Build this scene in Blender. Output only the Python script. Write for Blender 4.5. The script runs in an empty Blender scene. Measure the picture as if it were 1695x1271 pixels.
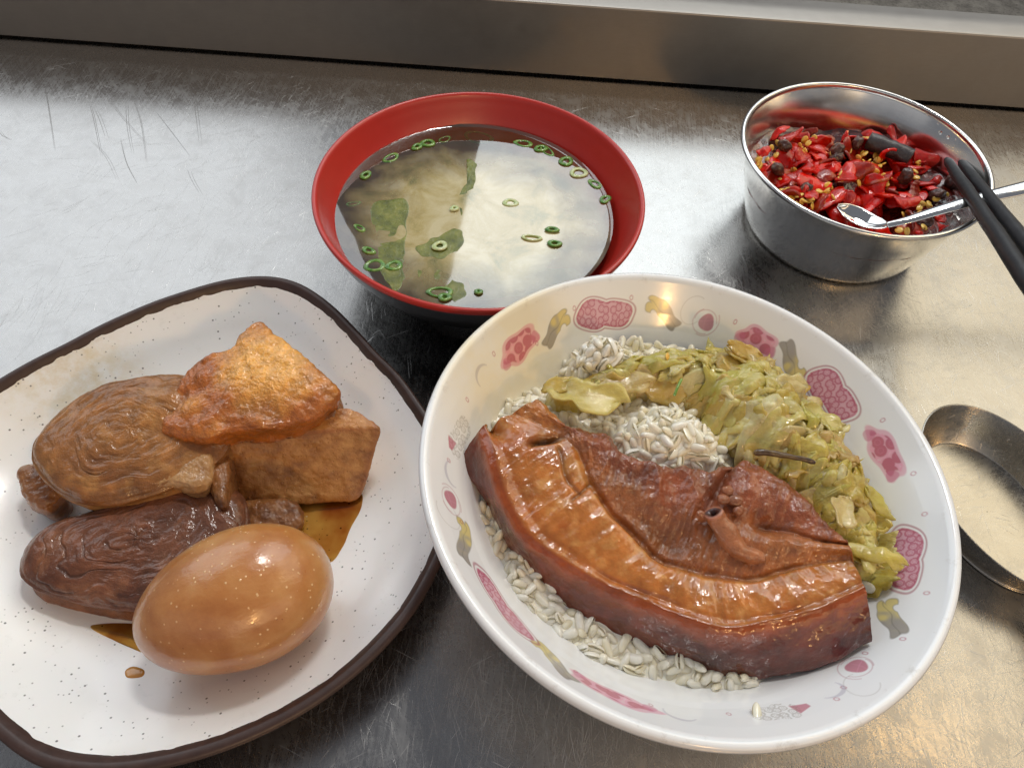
import bpy, math, random
import numpy as np
from mathutils import Vector, Matrix
R = math.radians
random.seed(7)
scene = bpy.context.scene
col = scene.collection
scene.unit_settings.system = 'METRIC'
scene.unit_settings.scale_length = 0.01        # one unit = one centimetre

# ------------------------------------------------------------------ camera
FPX, PITCH, ROLL, CAM_H, PW, PH = 1242.0, 0.93534, 0.08872, 25.7, 1695.0, 1271.0
fwd = np.array([0, math.cos(PITCH), -math.sin(PITCH)])
rx = np.array([1.0, 0, 0]); up0 = np.cross(rx, fwd)
right = math.cos(ROLL) * rx + math.sin(ROLL) * up0
upv = -math.sin(ROLL) * rx + math.cos(ROLL) * up0
cam = bpy.data.cameras.new('camera'); cam_ob = bpy.data.objects.new('camera', cam); col.objects.link(cam_ob)
cam.sensor_width = 36; cam.lens = 36 * FPX / PW; cam.clip_start = 0.5; cam.clip_end = 5000
M = Matrix.Identity(4)
for i in range(3):
    M[i][0] = right[i]; M[i][1] = upv[i]; M[i][2] = -fwd[i]
M[2][3] = CAM_H
cam_ob.matrix_world = M
scene.camera = cam_ob

def at(px, py, z):
    """point at height z (cm above the counter) seen at photo pixel px, py"""
    d = (px - PW / 2) * right - (py - PH / 2) * upv + FPX * fwd
    t = (z - CAM_H) / d[2]
    return np.array([d[0] * t, d[1] * t, z])

# ------------------------------------------------------------------ world and lamps
w = bpy.data.worlds.new('World'); scene.world = w; w.use_nodes = True
bg = w.node_tree.nodes['Background']
bg.inputs[0].default_value = (0.84, 0.88, 1.0, 1); bg.inputs[1].default_value = 0.14
scene.view_settings.view_transform = 'Standard'; scene.view_settings.look = 'None'
scene.view_settings.exposure = 0.68; scene.view_settings.gamma = 1.0

def lamp(name, az, el, dist, width, height, radiance, color, target=(2, 20, 2), spread=180):
    l = bpy.data.lights.new(name, 'AREA'); l.shape = 'RECTANGLE'; l.size = width; l.size_y = height
    l.energy = radiance * math.pi * width * height; l.color = color; l.spread = R(spread)
    o = bpy.data.objects.new(name, l); col.objects.link(o)
    d = Vector((math.sin(R(az)) * math.cos(R(el)), math.cos(R(az)) * math.cos(R(el)), math.sin(R(el))))
    o.location = Vector(target) + d * dist
    o.rotation_euler = d.to_track_quat('Z', 'Y').to_euler()
    return o
lamp('daylight_left', -48, 34, 220, 170, 130, 1.15, (0.90, 0.95, 1.0))
lamp('daylight_front', 13.5, 41, 200, 110, 100, 1.65, (0.90, 0.97, 1.0), target=(-0.5, 26, 3.3))
lamp('glint_lamp', 8, 62, 200, 36, 14, 44.0, (1.0, 0.98, 0.95))  # unseen small lamp, added to put crisp glints on the wet food
lamp('warm_wall_light', 58, 42, 220, 150, 130, 1.25, (1.0, 0.86, 0.60))
lamp('stall_light', 146, 26, 200, 230, 80, 0.85, (1.0, 0.74, 0.46))
lamp('upstand_fill', 205, 27, 200, 330, 90, 0.15, (0.95, 0.92, 0.90))  # added fill behind the camera, wide enough to even out the upstand's reflection
lamp('warm_bulb', 166, 27, 180, 9, 9, 70.0, (1.0, 0.56, 0.20), target=(8, 41, 0))
lamp('warm_bulb_right', 66, 60, 200, 8, 12, 12.0, (1.0, 0.62, 0.25), target=(14, 6, 0))

# ------------------------------------------------------------------ material helpers
def S(r, g, b):
    f = lambda c: (c / 255 / 12.92) if c / 255 <= 0.04045 else ((c / 255 + 0.055) / 1.055) ** 2.4
    return (f(r), f(g), f(b), 1.0)

class Mat:
    def __init__(s, name):
        s.m = bpy.data.materials.new(name); s.m.use_nodes = True
        s.nt = s.m.node_tree; s.b = s.nt.nodes['Principled BSDF']
        s.out = s.nt.nodes['Material Output']
        s.tc = s.nt.nodes.new('ShaderNodeTexCoord').outputs['Object']
    def put(s, sock, v):
        if isinstance(v, bpy.types.NodeSocket): s.nt.links.new(v, sock)
        else: sock.default_value = v
    def set(s, **k):
        for n, v in k.items(): s.put(s.b.inputs[n.replace('_', ' ')], v)
        return s
    def noise(s, scale, detail=3, rough=0.5, vec=None, stretch=None, rot=None, dist=0.0):
        n = s.nt.nodes.new('ShaderNodeTexNoise')
        v = vec if vec is not None else s.tc
        if stretch or rot:
            mp = s.nt.nodes.new('ShaderNodeMapping'); s.nt.links.new(v, mp.inputs[0])
            if rot: 
                mp.inputs['Rotation'].default_value = rot
            if stretch:
                if rot:
                    mp2 = s.nt.nodes.new('ShaderNodeMapping'); s.nt.links.new(mp.outputs[0], mp2.inputs[0])
                    mp2.inputs['Scale'].default_value = stretch; mp = mp2
                else: mp.inputs['Scale'].default_value = stretch
            v = mp.outputs[0]
        s.nt.links.new(v, n.inputs['Vector'])
        n.inputs['Scale'].default_value = scale; n.inputs['Detail'].default_value = detail
        n.inputs['Roughness'].default_value = rough; n.inputs['Distortion'].default_value = dist
        return n.outputs['Fac']
    def vor(s, scale, feature='F1', out='Distance', vec=None, rand=1.0):
        n = s.nt.nodes.new('ShaderNodeTexVoronoi'); n.feature = feature
        s.nt.links.new(vec if vec is not None else s.tc, n.inputs['Vector']); n.inputs['Scale'].default_value = scale
        n.inputs['Randomness'].default_value = rand
        return n.outputs[out]
    def ramp(s, fac, stops, interp='LINEAR'):
        n = s.nt.nodes.new('ShaderNodeValToRGB'); n.color_ramp.interpolation = interp
        e = n.color_ramp.elements
        while len(e) < len(stops): e.new(0.5)
        for x, (p, c) in zip(e, stops):
            x.position = p; x.color = c if isinstance(c, tuple) else (c, c, c, 1)
        s.nt.links.new(fac, n.inputs[0]); return n.outputs[0]
    def math(s, op, a, b=0.0, c=None, clamp=False):
        n = s.nt.nodes.new('ShaderNodeMath'); n.operation = op; n.use_clamp = clamp
        s.put(n.inputs[0], a); s.put(n.inputs[1], b)
        if c is not None: s.put(n.inputs[2], c)
        return n.outputs[0]
    def mix(s, fac, a, b, mode='MIX'):
        n = s.nt.nodes.new('ShaderNodeMix'); n.data_type = 'RGBA'; n.blend_type = mode
        s.put(n.inputs[0], fac); s.put(n.inputs[6], a); s.put(n.inputs[7], b); return n.outputs[2]
    def bump(s, h, strength=0.5, dist=0.05, prev=None):
        n = s.nt.nodes.new('ShaderNodeBump'); n.inputs['Strength'].default_value = strength
        n.inputs['Distance'].default_value = dist; s.nt.links.new(h, n.inputs['Height'])
        if prev is not None: s.nt.links.new(prev, n.inputs['Normal'])
        return n.outputs[0]
    def attr(s, name='Col'):
        n = s.nt.nodes.new('ShaderNodeAttribute'); n.attribute_name = name; return n.outputs['Color']
    def rnd(s):
        return s.nt.nodes.new('ShaderNodeObjectInfo').outputs['Random']

def food(name, cols, scale=1.2, b1=(6, .5, .05), b2=(30, .4, .015), rough=.4, coat=.6, coat_rough=.12, sss=.15,
         radius=(.25, .1, .05), stretch=None, use_attr=False, rand=False, spots=None, rvar=.2):
    m = Mat(name)
    n = m.noise(scale, 5, .6, stretch=stretch)
    c = m.ramp(n, [(0.3, cols[0]), (0.5, cols[1]), (0.72, cols[2])])
    if use_attr: c = m.mix(1.0, m.attr(), m.ramp(n, [(0.3, .72), (0.7, 1.25)]), 'MULTIPLY')
    if rand:
        c = m.mix(1.0, c, m.ramp(m.rnd(), [(0, (.75, .72, .62, 1)), (.5, (1, 1, 1, 1)), (1, (1.25, 1.22, 1.1, 1))]), 'MULTIPLY')
    if spots:
        sc, lo, hi, sc_col = spots
        v = m.vor(sc)
        c = m.mix(m.ramp(v, [(lo, 1.0), (hi, 0.0)]), c, sc_col)
    bb = m.bump(m.noise(b1[0], 4, .6, stretch=stretch), b1[1], b1[2])
    bb = m.bump(m.noise(b2[0], 3, .6, stretch=stretch), b2[1], b2[2], bb)
    r = m.math('MULTIPLY_ADD', m.noise(4, 3), rvar, rough - rvar / 2)
    m.set(Base_Color=c, Roughness=r, Normal=bb, Specular_IOR_Level=.18, Coat_Weight=coat, Coat_Roughness=coat_rough, Coat_IOR=1.5,
          Coat_Normal=m.bump(m.noise(b1[0] * .9, 4, .55, stretch=stretch), min(1.0, b1[1] * 1.1), b1[2]),
          Subsurface_Weight=sss, Subsurface_Scale=1.0, Subsurface_Radius=radius)
    return m.m

# ------------------------------------------------------------------ mesh helpers
def _hash(ix, iy, iz, seed):
    h = (ix * 374761393 + iy * 668265263 + iz * 2147483647 + seed * 974634777) & 0xffffffff
    h = ((h ^ (h >> 13)) * 1274126177) & 0xffffffff
    return ((h ^ (h >> 16)) & 0xffffff) / float(0xffffff)
def vnoise(P, seed=0):
    P = np.asarray(P, float); I = np.floor(P).astype(np.int64); f = P - I; f = f * f * (3 - 2 * f); r = 0
    for dx in (0, 1):
        for dy in (0, 1):
            for dz in (0, 1):
                wt = (f[..., 0] if dx else 1 - f[..., 0]) * (f[..., 1] if dy else 1 - f[..., 1]) * (f[..., 2] if dz else 1 - f[..., 2])
                r = r + wt * _hash(I[..., 0] + dx, I[..., 1] + dy, I[..., 2] + dz, seed)
    return r * 2 - 1
def fbm(P, scale=1.0, octaves=4, seed=0, gain=.5):
    P = np.asarray(P, float) * scale; s = 0; a = 1
    for o in range(octaves):
        s = s + a * vnoise(P + 13.7 * o, seed + o); P = P * 2.03; a *= gain
    return s

def link(o, parent=None):
    col.objects.link(o)
    if parent is not None: o.parent = parent
    return o
def tag(o, label=None, cat=None, group=None, kind=None):
    if label: o['label'] = label
    if cat: o['category'] = cat
    if group: o['group'] = group
    if kind: o['kind'] = kind
    return o
def thing(name, label, cat, loc=(0, 0, 0), group=None, rot=None):
    o = bpy.data.objects.new(name, None); o.empty_display_size = 1; col.objects.link(o)
    o.location = loc
    if rot is not None: o.rotation_mode = 'QUATERNION'; o.rotation_quaternion = rot
    return tag(o, label, cat, group)

UPWARD = {'counter_top', 'scratch', 'ground', 'miso_soup', 'glazed_inside', 'bowl_lining', 'soy_puddle', 'sauce_drop', 'rice_bed', 'leaf_mass', 'oily_bed', 'fat_layer', 'steel_upstand'}
KEEP = {'rind', 'lean_meat', 'shadow_gap'}
def mesh_obj(name, V, F, mat, parent=None, smooth=True, colors=None, link_it=True):
    me = bpy.data.meshes.new(name)
    V = np.asarray(V, float).reshape(-1, 3)
    loc = np.zeros(3)
    me.vertices.add(len(V)); me.vertices.foreach_set('co', (V - loc).ravel())
    F = [tuple(f) for f in F] if not isinstance(F, np.ndarray) else F
    if isinstance(F, np.ndarray):
        Q = F
    else: Q = np.array([(f[0], f[1], f[2], f[3] if len(f) > 3 else f[2]) for f in F])
    an = np.cross(V[Q[:, 1]] - V[Q[:, 0]], V[Q[:, 2]] - V[Q[:, 0]]) + (np.cross(V[Q[:, 2]] - V[Q[:, 0]], V[Q[:, 3]] - V[Q[:, 0]]) if Q.shape[1] > 3 else 0)
    if name in UPWARD: flipit = an[:, 2].sum() < 0
    elif name in KEEP: flipit = False
    else: flipit = ((V[Q].mean(1) - V.mean(0)) * an).sum() < 0
    if flipit: F = F[:, ::-1] if isinstance(F, np.ndarray) else [f[::-1] for f in F]
    if isinstance(F, np.ndarray):
        k = F.shape[1]; tot = np.full(len(F), k); flat = F.ravel()
    else:
        tot = np.array([len(f) for f in F]); flat = np.array([i for f in F for i in f])
    me.loops.add(len(flat)); me.loops.foreach_set('vertex_index', flat.astype(np.int32))
    me.polygons.add(len(tot)); st = np.concatenate([[0], np.cumsum(tot)[:-1]])
    me.polygons.foreach_set('loop_start', st.astype(np.int32)); me.polygons.foreach_set('loop_total', tot.astype(np.int32))
    me.update(calc_edges=True); me.validate()
    me.polygons.foreach_set('use_smooth', np.full(len(me.polygons), smooth))
    if colors is not None:
        a = me.color_attributes.new('Col', 'FLOAT_COLOR', 'POINT')
        c = np.ones((len(V), 4)); c[:, :3] = np.asarray(colors).reshape(-1, np.asarray(colors).shape[-1])[:, :3]
        a.data.foreach_set('color', c.ravel())
    for mm in (mat if isinstance(mat, (list, tuple)) else [mat]): me.materials.append(mm)
    o = bpy.data.objects.new(name, me)
    if link_it: link(o, parent)
    return o

def gfaces(n, m, cu=False, cv=False, flip=False, off=0):
    i = np.arange(n if cu else n - 1); j = np.arange(m if cv else m - 1)
    I, J = np.meshgrid(i, j, indexing='ij'); I2 = (I + 1) % n; J2 = (J + 1) % m
    q = np.stack([I * m + J, I2 * m + J, I2 * m + J2, I * m + J2], -1).reshape(-1, 4) + off
    return q[:, ::-1].copy() if flip else q
def gnormals(G, cu=False, cv=False):
    def d(A, ax, closed):
        if closed: return np.roll(A, -1, ax) - np.roll(A, 1, ax)
        return np.gradient(A, axis=ax)
    n = np.cross(d(G, 0, cu), d(G, 1, cv)); l = np.linalg.norm(n, axis=-1, keepdims=True)
    return n / np.maximum(l, 1e-9)
def grid(name, G, mat, parent=None, cu=False, cv=False, flip=False, colors=None, smooth=True):
    n, m = G.shape[:2]
    return mesh_obj(name, G, gfaces(n, m, cu, cv, flip), mat, parent, smooth, colors)

def lathe(prof, seg=128):
    """prof: list of (r, z); returns grid [seg, len(prof)]"""
    a = np.linspace(0, 2 * math.pi, seg, endpoint=False); p = np.array(prof, float)
    return np.stack([np.cos(a)[:, None] * p[:, 0], np.sin(a)[:, None] * p[:, 0], np.ones((seg, 1)) * p[:, 1]], -1)
def smooth_prof(pts, n):
    """Catmull-Rom through control points, n samples"""
    P = np.array(pts, float); k = len(P)
    t = np.linspace(0, k - 1, n); i = np.clip(t.astype(int), 0, k - 2); f = (t - i)[:, None] if P.ndim == 2 else t - i
    g = lambda j: P[np.clip(j, 0, k - 1)]
    p0, p1, p2, p3 = g(i - 1), g(i), g(i + 1), g(i + 2)
    return .5 * (2 * p1 + (p2 - p0) * f + (2 * p0 - 5 * p1 + 4 * p2 - p3) * f ** 2 + (3 * p1 - p0 - 3 * p2 + p3) * f ** 3)
def cr_axis(P, n, axis):
    """Catmull-Rom resample of array P along axis"""
    P = np.moveaxis(P, axis, 0); k = len(P)
    t = np.linspace(0, k - 1, n); i = np.clip(t.astype(int), 0, k - 2); f = (t - i).reshape((-1,) + (1,) * (P.ndim - 1))
    g = lambda j: P[np.clip(j, 0, k - 1)]
    p0, p1, p2, p3 = g(i - 1), g(i), g(i + 1), g(i + 2)
    o = .5 * (2 * p1 + (p2 - p0) * f + (2 * p0 - 5 * p1 + 4 * p2 - p3) * f ** 2 + (3 * p1 - p0 - 3 * p2 + p3) * f ** 3)
    return np.moveaxis(o, 0, axis)
def closed_curve(pts, n):
    P = np.array(pts, float); k = len(P)
    d = np.linalg.norm(np.roll(P, -1, 0) - P, axis=1)
    t = np.linspace(0, k, n, endpoint=False); i = t.astype(int) % k; f = (t - np.floor(t))[:, None]
    g = lambda j: P[j % k]
    p0, p1, p2, p3 = g(i - 1), g(i), g(i + 1), g(i + 2)
    C = .5 * (2 * p1 + (p2 - p0) * f + (2 * p0 - 5 * p1 + 4 * p2 - p3) * f ** 2 + (3 * p1 - p0 - 3 * p2 + p3) * f ** 3)
    # even arc length
    L = np.concatenate([[0], np.cumsum(np.linalg.norm(np.roll(C, -1, 0) - C, axis=1))]); C2 = np.vstack([C, C[:1]])
    s = np.linspace(0, L[-1], n, endpoint=False)
    return np.stack([np.interp(s, L, C2[:, q]) for q in range(3)], -1)

def tube(pts, rad, seg=16, flat=None):
    """tapered tube along pts; rad scalar or list; returns V,F (closed ends)"""
    P = np.array(pts, float); n = len(P); rad = np.ones(n) * rad if np.isscalar(rad) else np.array(rad, float)
    T = np.gradient(P, axis=0); T /= np.linalg.norm(T, axis=1, keepdims=True)
    ref = np.array([0, 0, 1.0]); V = []
    for i in range(n):
        a = np.cross(T[i], ref); a /= max(np.linalg.norm(a), 1e-6); b = np.cross(a, T[i])
        for k in range(seg):
            th = 2 * math.pi * k / seg
            fl = 1.0 if flat is None else flat[i]
            V.append(P[i] + rad[i] * (math.cos(th) * a + math.sin(th) * b * fl))
    F = [tuple(int(x) for x in q) for q in gfaces(n, seg, False, True)]
    V.append(P[0]); V.append(P[-1]); c0, c1 = n * seg, n * seg + 1
    for k in range(seg):
        F.append((c0, (k + 1) % seg, k)); F.append((c1, (n - 1) * seg + k, (n - 1) * seg + (k + 1) % seg))
    return np.array(V), F

def slab_grid(outline, thick, nang=200, edge=.35, ntop=46, nedge=14, nbot=10, crown=0.1, taper=.93, center=None):
    """rounded slab from a closed outline of its top face; returns grid [nang, rings], f (radial fraction), side"""
    O = closed_curve(outline, nang); c = O.mean(0) if center is None else np.array(center, float)
    rings = []; fs = []; side = []
    mr = np.linalg.norm(O - c, axis=1).mean(); e = min(edge / mr, .45)
    up = np.array([0, 0, 1.0])
    for f in np.linspace(0.0, 1 - e, ntop):
        rings.append(c + (O - c) * f + up * crown * (1 - f ** 2)); fs.append(f); side.append(0)
    hh = edge
    for q in np.linspace(0, math.pi / 2, nedge)[1:]:
        f = 1 - e + e * math.sin(q)
        rings.append(c + (O - c) * f + up * (crown * (1 - f ** 2) - hh * (1 - math.cos(q)))); fs.append(f); side.append(q / (math.pi / 2))
    base = rings[-1]
    for k in np.linspace(0, 1, nbot)[1:]:
        cc = c + (base - c) * (1 + (taper - 1) * k); cc = cc.copy(); cc[:, 2] = base[:, 2] - (thick - hh) * k
        rings.append(cc); fs.append(1.0); side.append(1.0 + k)
    last = rings[-1]; cl = last.mean(0)
    for f in (0.85, .5, 0.02):
        rings.append(cl + (last - cl) * f - up * 0.05 * (1 - f)); fs.append(f); side.append(2.5)
    return np.stack(rings, 1), np.array(fs), np.array(side)

def box_blob(corners, k=7, n=40):
    """rounded box mapped to 8 corners (bottom 4 ccw, top 4 ccw). returns V,F"""
    V = []; F = []; c = np.array(corners, float)
    lin = np.linspace(-1, 1, n)
    for ax in range(3):
        for s in (-1, 1):
            A, B = np.meshgrid(lin, lin, indexing='ij'); C = np.full_like(A, s)
            o = [None] * 3; o[ax] = C; o[(ax + 1) % 3] = A; o[(ax + 2) % 3] = B
            P = np.stack(o, -1).reshape(-1, 3)
            off = len(V) * n * n
            V.append(P); F.append(gfaces(n, n, flip=(s < 0), off=off))
    P = np.vstack(V); F = np.vstack(F)
    P = P / ((np.abs(P) ** k).sum(1) ** (1 / k))[:, None]
    u = (P + 1) / 2; x, y, z = u[:, 0:1], u[:, 1:2], u[:, 2:3]
    W = lambda q: (1 - x) * (1 - y) * q[0] + x * (1 - y) * q[1] + x * y * q[2] + (1 - x) * y * q[3]
    Q = (1 - z) * W(c[:4]) + z * W(c[4:])
    # merge duplicate edge vertices
    key = np.round(Q, 4); uq, idx, inv = np.unique(key, axis=0, return_index=True, return_inverse=True)
    inv = inv.ravel()
    return Q[idx], inv[F], P[idx]
def mnormals(V, F):
    n = np.zeros_like(V); a = np.cross(V[F[:, 1]] - V[F[:, 0]], V[F[:, 2]] - V[F[:, 0]])
    a += np.cross(V[F[:, 2]] - V[F[:, 0]], V[F[:, 3]] - V[F[:, 0]]) if F.shape[1] == 4 else 0
    for k in range(F.shape[1]): np.add.at(n, F[:, k], a)
    return n / np.maximum(np.linalg.norm(n, axis=1, keepdims=True), 1e-9)
def ellipsoid(rx_, ry_, rz_, nu=24, nv=12, k=2.0):
    u = np.linspace(0, 2 * math.pi, nu, endpoint=False); v = np.linspace(-math.pi / 2, math.pi / 2, nv)
    pw = lambda c: np.sign(c) * np.abs(c) ** (2 / k)
    G = np.stack([rx_ * pw(np.cos(u))[:, None] * pw(np.cos(v)), ry_ * pw(np.sin(u))[:, None] * pw(np.cos(v)), rz_ * np.ones((nu, 1)) * pw(np.sin(v))], -1)
    return G
def sstep(a, b, x):
    t = np.clip((x - a) / (b - a), 0, 1); return t * t * (3 - 2 * t)

# ------------------------------------------------------------------ the setting: steel counter, upstand, ground beyond
def steel(name, base=(.60, .595, .585, 1), rough=(.22, .40), grain=(1, .01, 1), grain_scale=60, aniso=.5, scratches=True, tangent=(1, 0, 0), bump=.12):
    m = Mat(name)
    cloud = m.noise(.12, 5, .62)
    cloud2 = m.noise(1.1, 5, .65)
    g = m.noise(grain_scale, 3, .6, stretch=grain)
    r = m.math('MULTIPLY_ADD', cloud, rough[1] - rough[0], rough[0] - .02)
    r = m.math('MULTIPLY_ADD', m.math('SUBTRACT', cloud2, .5), .08, r)
    r = m.math('MULTIPLY_ADD', m.math('SUBTRACT', g, .5), .10, r)
    c = m.mix(m.ramp(g, [(.3, .0), (.7, 1.0)]), (base[0] * .90, base[1] * .90, base[2] * .90, 1), base)
    c = m.mix(m.ramp(cloud2, [(.36, .35), (.62, 0.0)]), c, (base[0] * .80, base[1] * .79, base[2] * .77, 1))
    b = m.bump(g, bump, .004)
    if scratches:
        h1 = m.noise(9, 4, .7, stretch=(1, .05, 1)); h2 = m.noise(8, 4, .7, rot=(0, 0, .9), stretch=(.07, 1, 1)); h3 = m.noise(16, 4, .75)
        hh = m.math('ADD', m.math('MULTIPLY', h1, .5), m.math('ADD', m.math('MULTIPLY', h2, .35), m.math('MULTIPLY', h3, .25)))
        c = m.mix(m.ramp(hh, [(.47, .32), (.60, 0.0)]), c, (base[0] * .74, base[1] * .71, base[2] * .69, 1))
        r = m.math('MULTIPLY_ADD', m.math('SUBTRACT', hh, .55), .5, r)
        wmk = m.noise(.5, 7, .75, dist=1.2); wr_ = m.ramp(wmk, [(.49, 0.0), (.505, .5), (.52, 0.0)])
        c = m.mix(m.math('MULTIPLY', wr_, .35), c, (.7, .7, .68, 1)); r = m.math('MULTIPLY_ADD', wr_, .1, r)
        b = m.bump(hh, .25, .012, b)
    if scratches:
        acc = None
        for k, (ang, sc, lo) in enumerate([(.35, 3.2, .70), (1.35, 3.6, .695), (-.55, 2.6, .705), (.9, 4.5, .71), (1.75, 3.0, .70), (-1.0, 3.8, .71)]):
            q = m.noise(sc, 2, .5, rot=(0, 0, ang), stretch=(.16, 5.5, 1), dist=.25)
            q = m.ramp(q, [(lo - .01, 0.0), (lo + .03, 1.0)])
            msk = m.ramp(m.noise(.35 + .07 * k, 2, .5, rot=(0, 0, 2.0 * k), stretch=(1, 1, 1)), [(.45, 0.0), (.6, 1.0)])
            q = m.math('MULTIPLY', q, msk)
            acc = q if acc is None else m.math('MAXIMUM', acc, q)
        c = m.mix(m.math('MULTIPLY', acc, .5), c, (.86, .85, .83, 1))
        r = m.math('MULTIPLY_ADD', acc, .22, r)
        b = m.bump(acc, .25, .01, b)
        # worn smears
        sm = m.ramp(m.noise(.7, 6, .7, dist=.6), [(.48, 0.0), (.66, 1.0)])
        r = m.math('MULTIPLY_ADD', sm, .07, r)
    m.set(Base_Color=c, Metallic=1.0, Roughness=r, Normal=b, Anisotropic=aniso)
    if tangent is not None:
        cx = m.nt.nodes.new('ShaderNodeCombineXYZ')
        for i in range(3): cx.inputs[i].default_value = tangent[i]
        m.nt.links.new(cx.outputs[0], m.b.inputs['Tangent'])
    else:
        tn = m.nt.nodes.new('ShaderNodeTangent'); tn.direction_type = 'RADIAL'; tn.axis = 'Z'
        m.nt.links.new(tn.outputs[0], m.b.inputs['Tangent'])
    return m.m
M_counter = steel('counter_steel', base=(.42, .412, .398, 1), rough=(.20, .35), aniso=.25)
M_rail = steel('upstand_steel', base=(.38, .355, .325, 1), rough=(.50, .60), grain=(.02, 1, 1), grain_scale=40, aniso=.4, scratches=False)
M_cup = steel('cup_steel', base=(.80, .79, .76, 1), rough=(.16, .24), grain=(.06, .06, 1), grain_scale=60, aniso=.55, scratches=False, tangent=None, bump=.05)
M_spoon = steel('spoon_steel', base=(.62, .60, .56, 1), rough=(.16, .26), scratches=False, aniso=.0, grain=(1, .1, 1), bump=.04)

YB = 42.45; SL = 0.0315                    # back line of the counter: y = YB + SL * x
def yb(x): return YB + SL * x
def sheet(name, pts, mat, kind='structure'):
    o = mesh_obj(name, pts, [tuple(range(len(pts)))], mat, smooth=False); tag(o, kind=kind); return o
o = sheet('counter_top', [(-90, -60, 0), (90, -60, 0), (90, yb(90) + .6, 0), (-90, yb(-90) + .6, 0)], M_counter)
counter = o
# long hand-made scratches on the counter, lying in the surface
def scratch_mesh(curves, width, z):
    V = []; F = []
    for c in curves:
        P = smooth_prof(c, 14); T = np.gradient(P, axis=0); N = np.stack([-T[:, 1], T[:, 0]], 1); N /= np.linalg.norm(N, axis=1, keepdims=True)
        wv = width * np.sin(np.linspace(.15, math.pi - .15, 14)) * random.uniform(.6, 1.2)
        b = len(V)
        for i in range(14):
            V.append((P[i, 0] + N[i, 0] * wv[i], P[i, 1] + N[i, 1] * wv[i], z)); V.append((P[i, 0] - N[i, 0] * wv[i], P[i, 1] - N[i, 1] * wv[i], z))
        F += [(b + 2 * i, b + 2 * i + 1, b + 2 * i + 3, b + 2 * i + 2) for i in range(13)]
    return V, F
dark = []
for pts in [[(172, 152), (205, 195), (243, 238)], [(160, 180), (170, 200), (180, 230)], [(220, 160), (235, 205), (244, 270)], [(258, 185), (285, 220), (314, 258)],
            [(200, 230), (210, 270), (228, 305)], [(155, 235), (180, 262), (198, 300)], [(320, 160), (324, 190), (330, 240)], [(212, 170), (214, 210), (222, 255)],
            [(310, 280), (316, 296), (330, 320)], [(75, 150), (80, 170), (92, 250)], [(0, 215), (10, 228), (20, 232)], [(150, 170), (158, 200), (170, 260)]]:
    for k in range(2):
        j = random.uniform(-7, 7) * k
        dark.append([at(x + j, y + j * .5, 0)[:2] for x, y in pts])
V, F = scratch_mesh(dark, .010, .004)
ms = Mat('dark_scratch'); ms.set(Base_Color=(.16, .15, .14, 1), Metallic=.7, Roughness=.5)
o = mesh_obj('scratch', V, F, ms.m, counter, smooth=False); tag(o, kind='stuff')
lite = []
rs = random.Random(3)
for (cx, cy, n, ang, ln, sp) in [(430, 190, 12, .55, 60, 60), (240, 170, 8, .6, 70, 60), (560, 180, 10, .6, 45, 40), (330, 420, 16, 1.2, 60, 90), (130, 330, 12, .4, 60, 100),
                             (450, 330, 18, .9, 40, 70), (1260, 540, 26, .75, 60, 70), (1200, 440, 10, .7, 60, 40), (800, 1180, 50, 1.45, 60, 130), (660, 1130, 20, 1.4, 60, 60), (960, 1220, 20, 1.5, 40, 60),
                             (1620, 1080, 14, .5, 60, 60), (1640, 560, 14, .2, 60, 70), (1130, 300, 22, .7, 22, 60), (40, 520, 14, 1.0, 70, 50), (1450, 1220, 12, .3, 60, 60), (300, 250, 20, .3, 50, 160), (1250, 480, 14, .8, 50, 90), (1600, 500, 14, .5, 50, 120), (250, 480, 14, .2, 60, 150)]:
    for k in range(n * 3):
        x = cx + rs.gauss(0, sp * 1.3); y = cy + rs.gauss(0, sp * .5); a = ang + rs.gauss(0, .22); l = ln * rs.uniform(.4, 1.1) * .5; bd = rs.uniform(-.12, .12) * l
        lite.append([at(x - l * math.cos(a), y + l * math.sin(a), 0)[:2], at(x + bd, y + bd, 0)[:2], at(x + l * math.cos(a), y - l * math.sin(a), 0)[:2]])
V, F = scratch_mesh(lite, .0055, .003)
ms = Mat('bright_scratch'); ms.set(Base_Color=(.62, .61, .59, 1), Metallic=1.0, Roughness=.5)
o = mesh_obj('scratch', V, F, ms.m, counter, smooth=False); tag(o, kind='stuff')

# upstand along the back edge: rounded lip, face, flange
zt, rr = 4.45, .12
prof = [(0, .16), (0, .5), (0, 2.0), (0, zt - rr)] + [(rr - rr * math.cos(t), zt - rr + rr * math.sin(t)) for t in np.linspace(.2, math.pi / 2, 6)] + [(1.2, zt + .0), (2.55, zt - .02), (2.62, zt - .1), (2.62, -6)]
xs = np.linspace(-95, 95, 60)
G = np.array([[(x, yb(x) + d, z) for d, z in prof] for x in xs])
o = grid('steel_upstand', G, M_rail, flip=True)
tag(o, 'long dark brushed steel upstand with a folded lip along the back of the counter', 'counter edge')
mg = Mat('gap_dark'); mg.set(Base_Color=(.02, .018, .016, 1), Roughness=.8)
o2 = mesh_obj('shadow_gap', [(-95, yb(-95) + .25, -1), (95, yb(95) + .25, -1), (95, yb(95) + .25, .6), (-95, yb(-95) + .25, .6)], [(0, 1, 2, 3)], mg.m, o, smooth=False)

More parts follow.
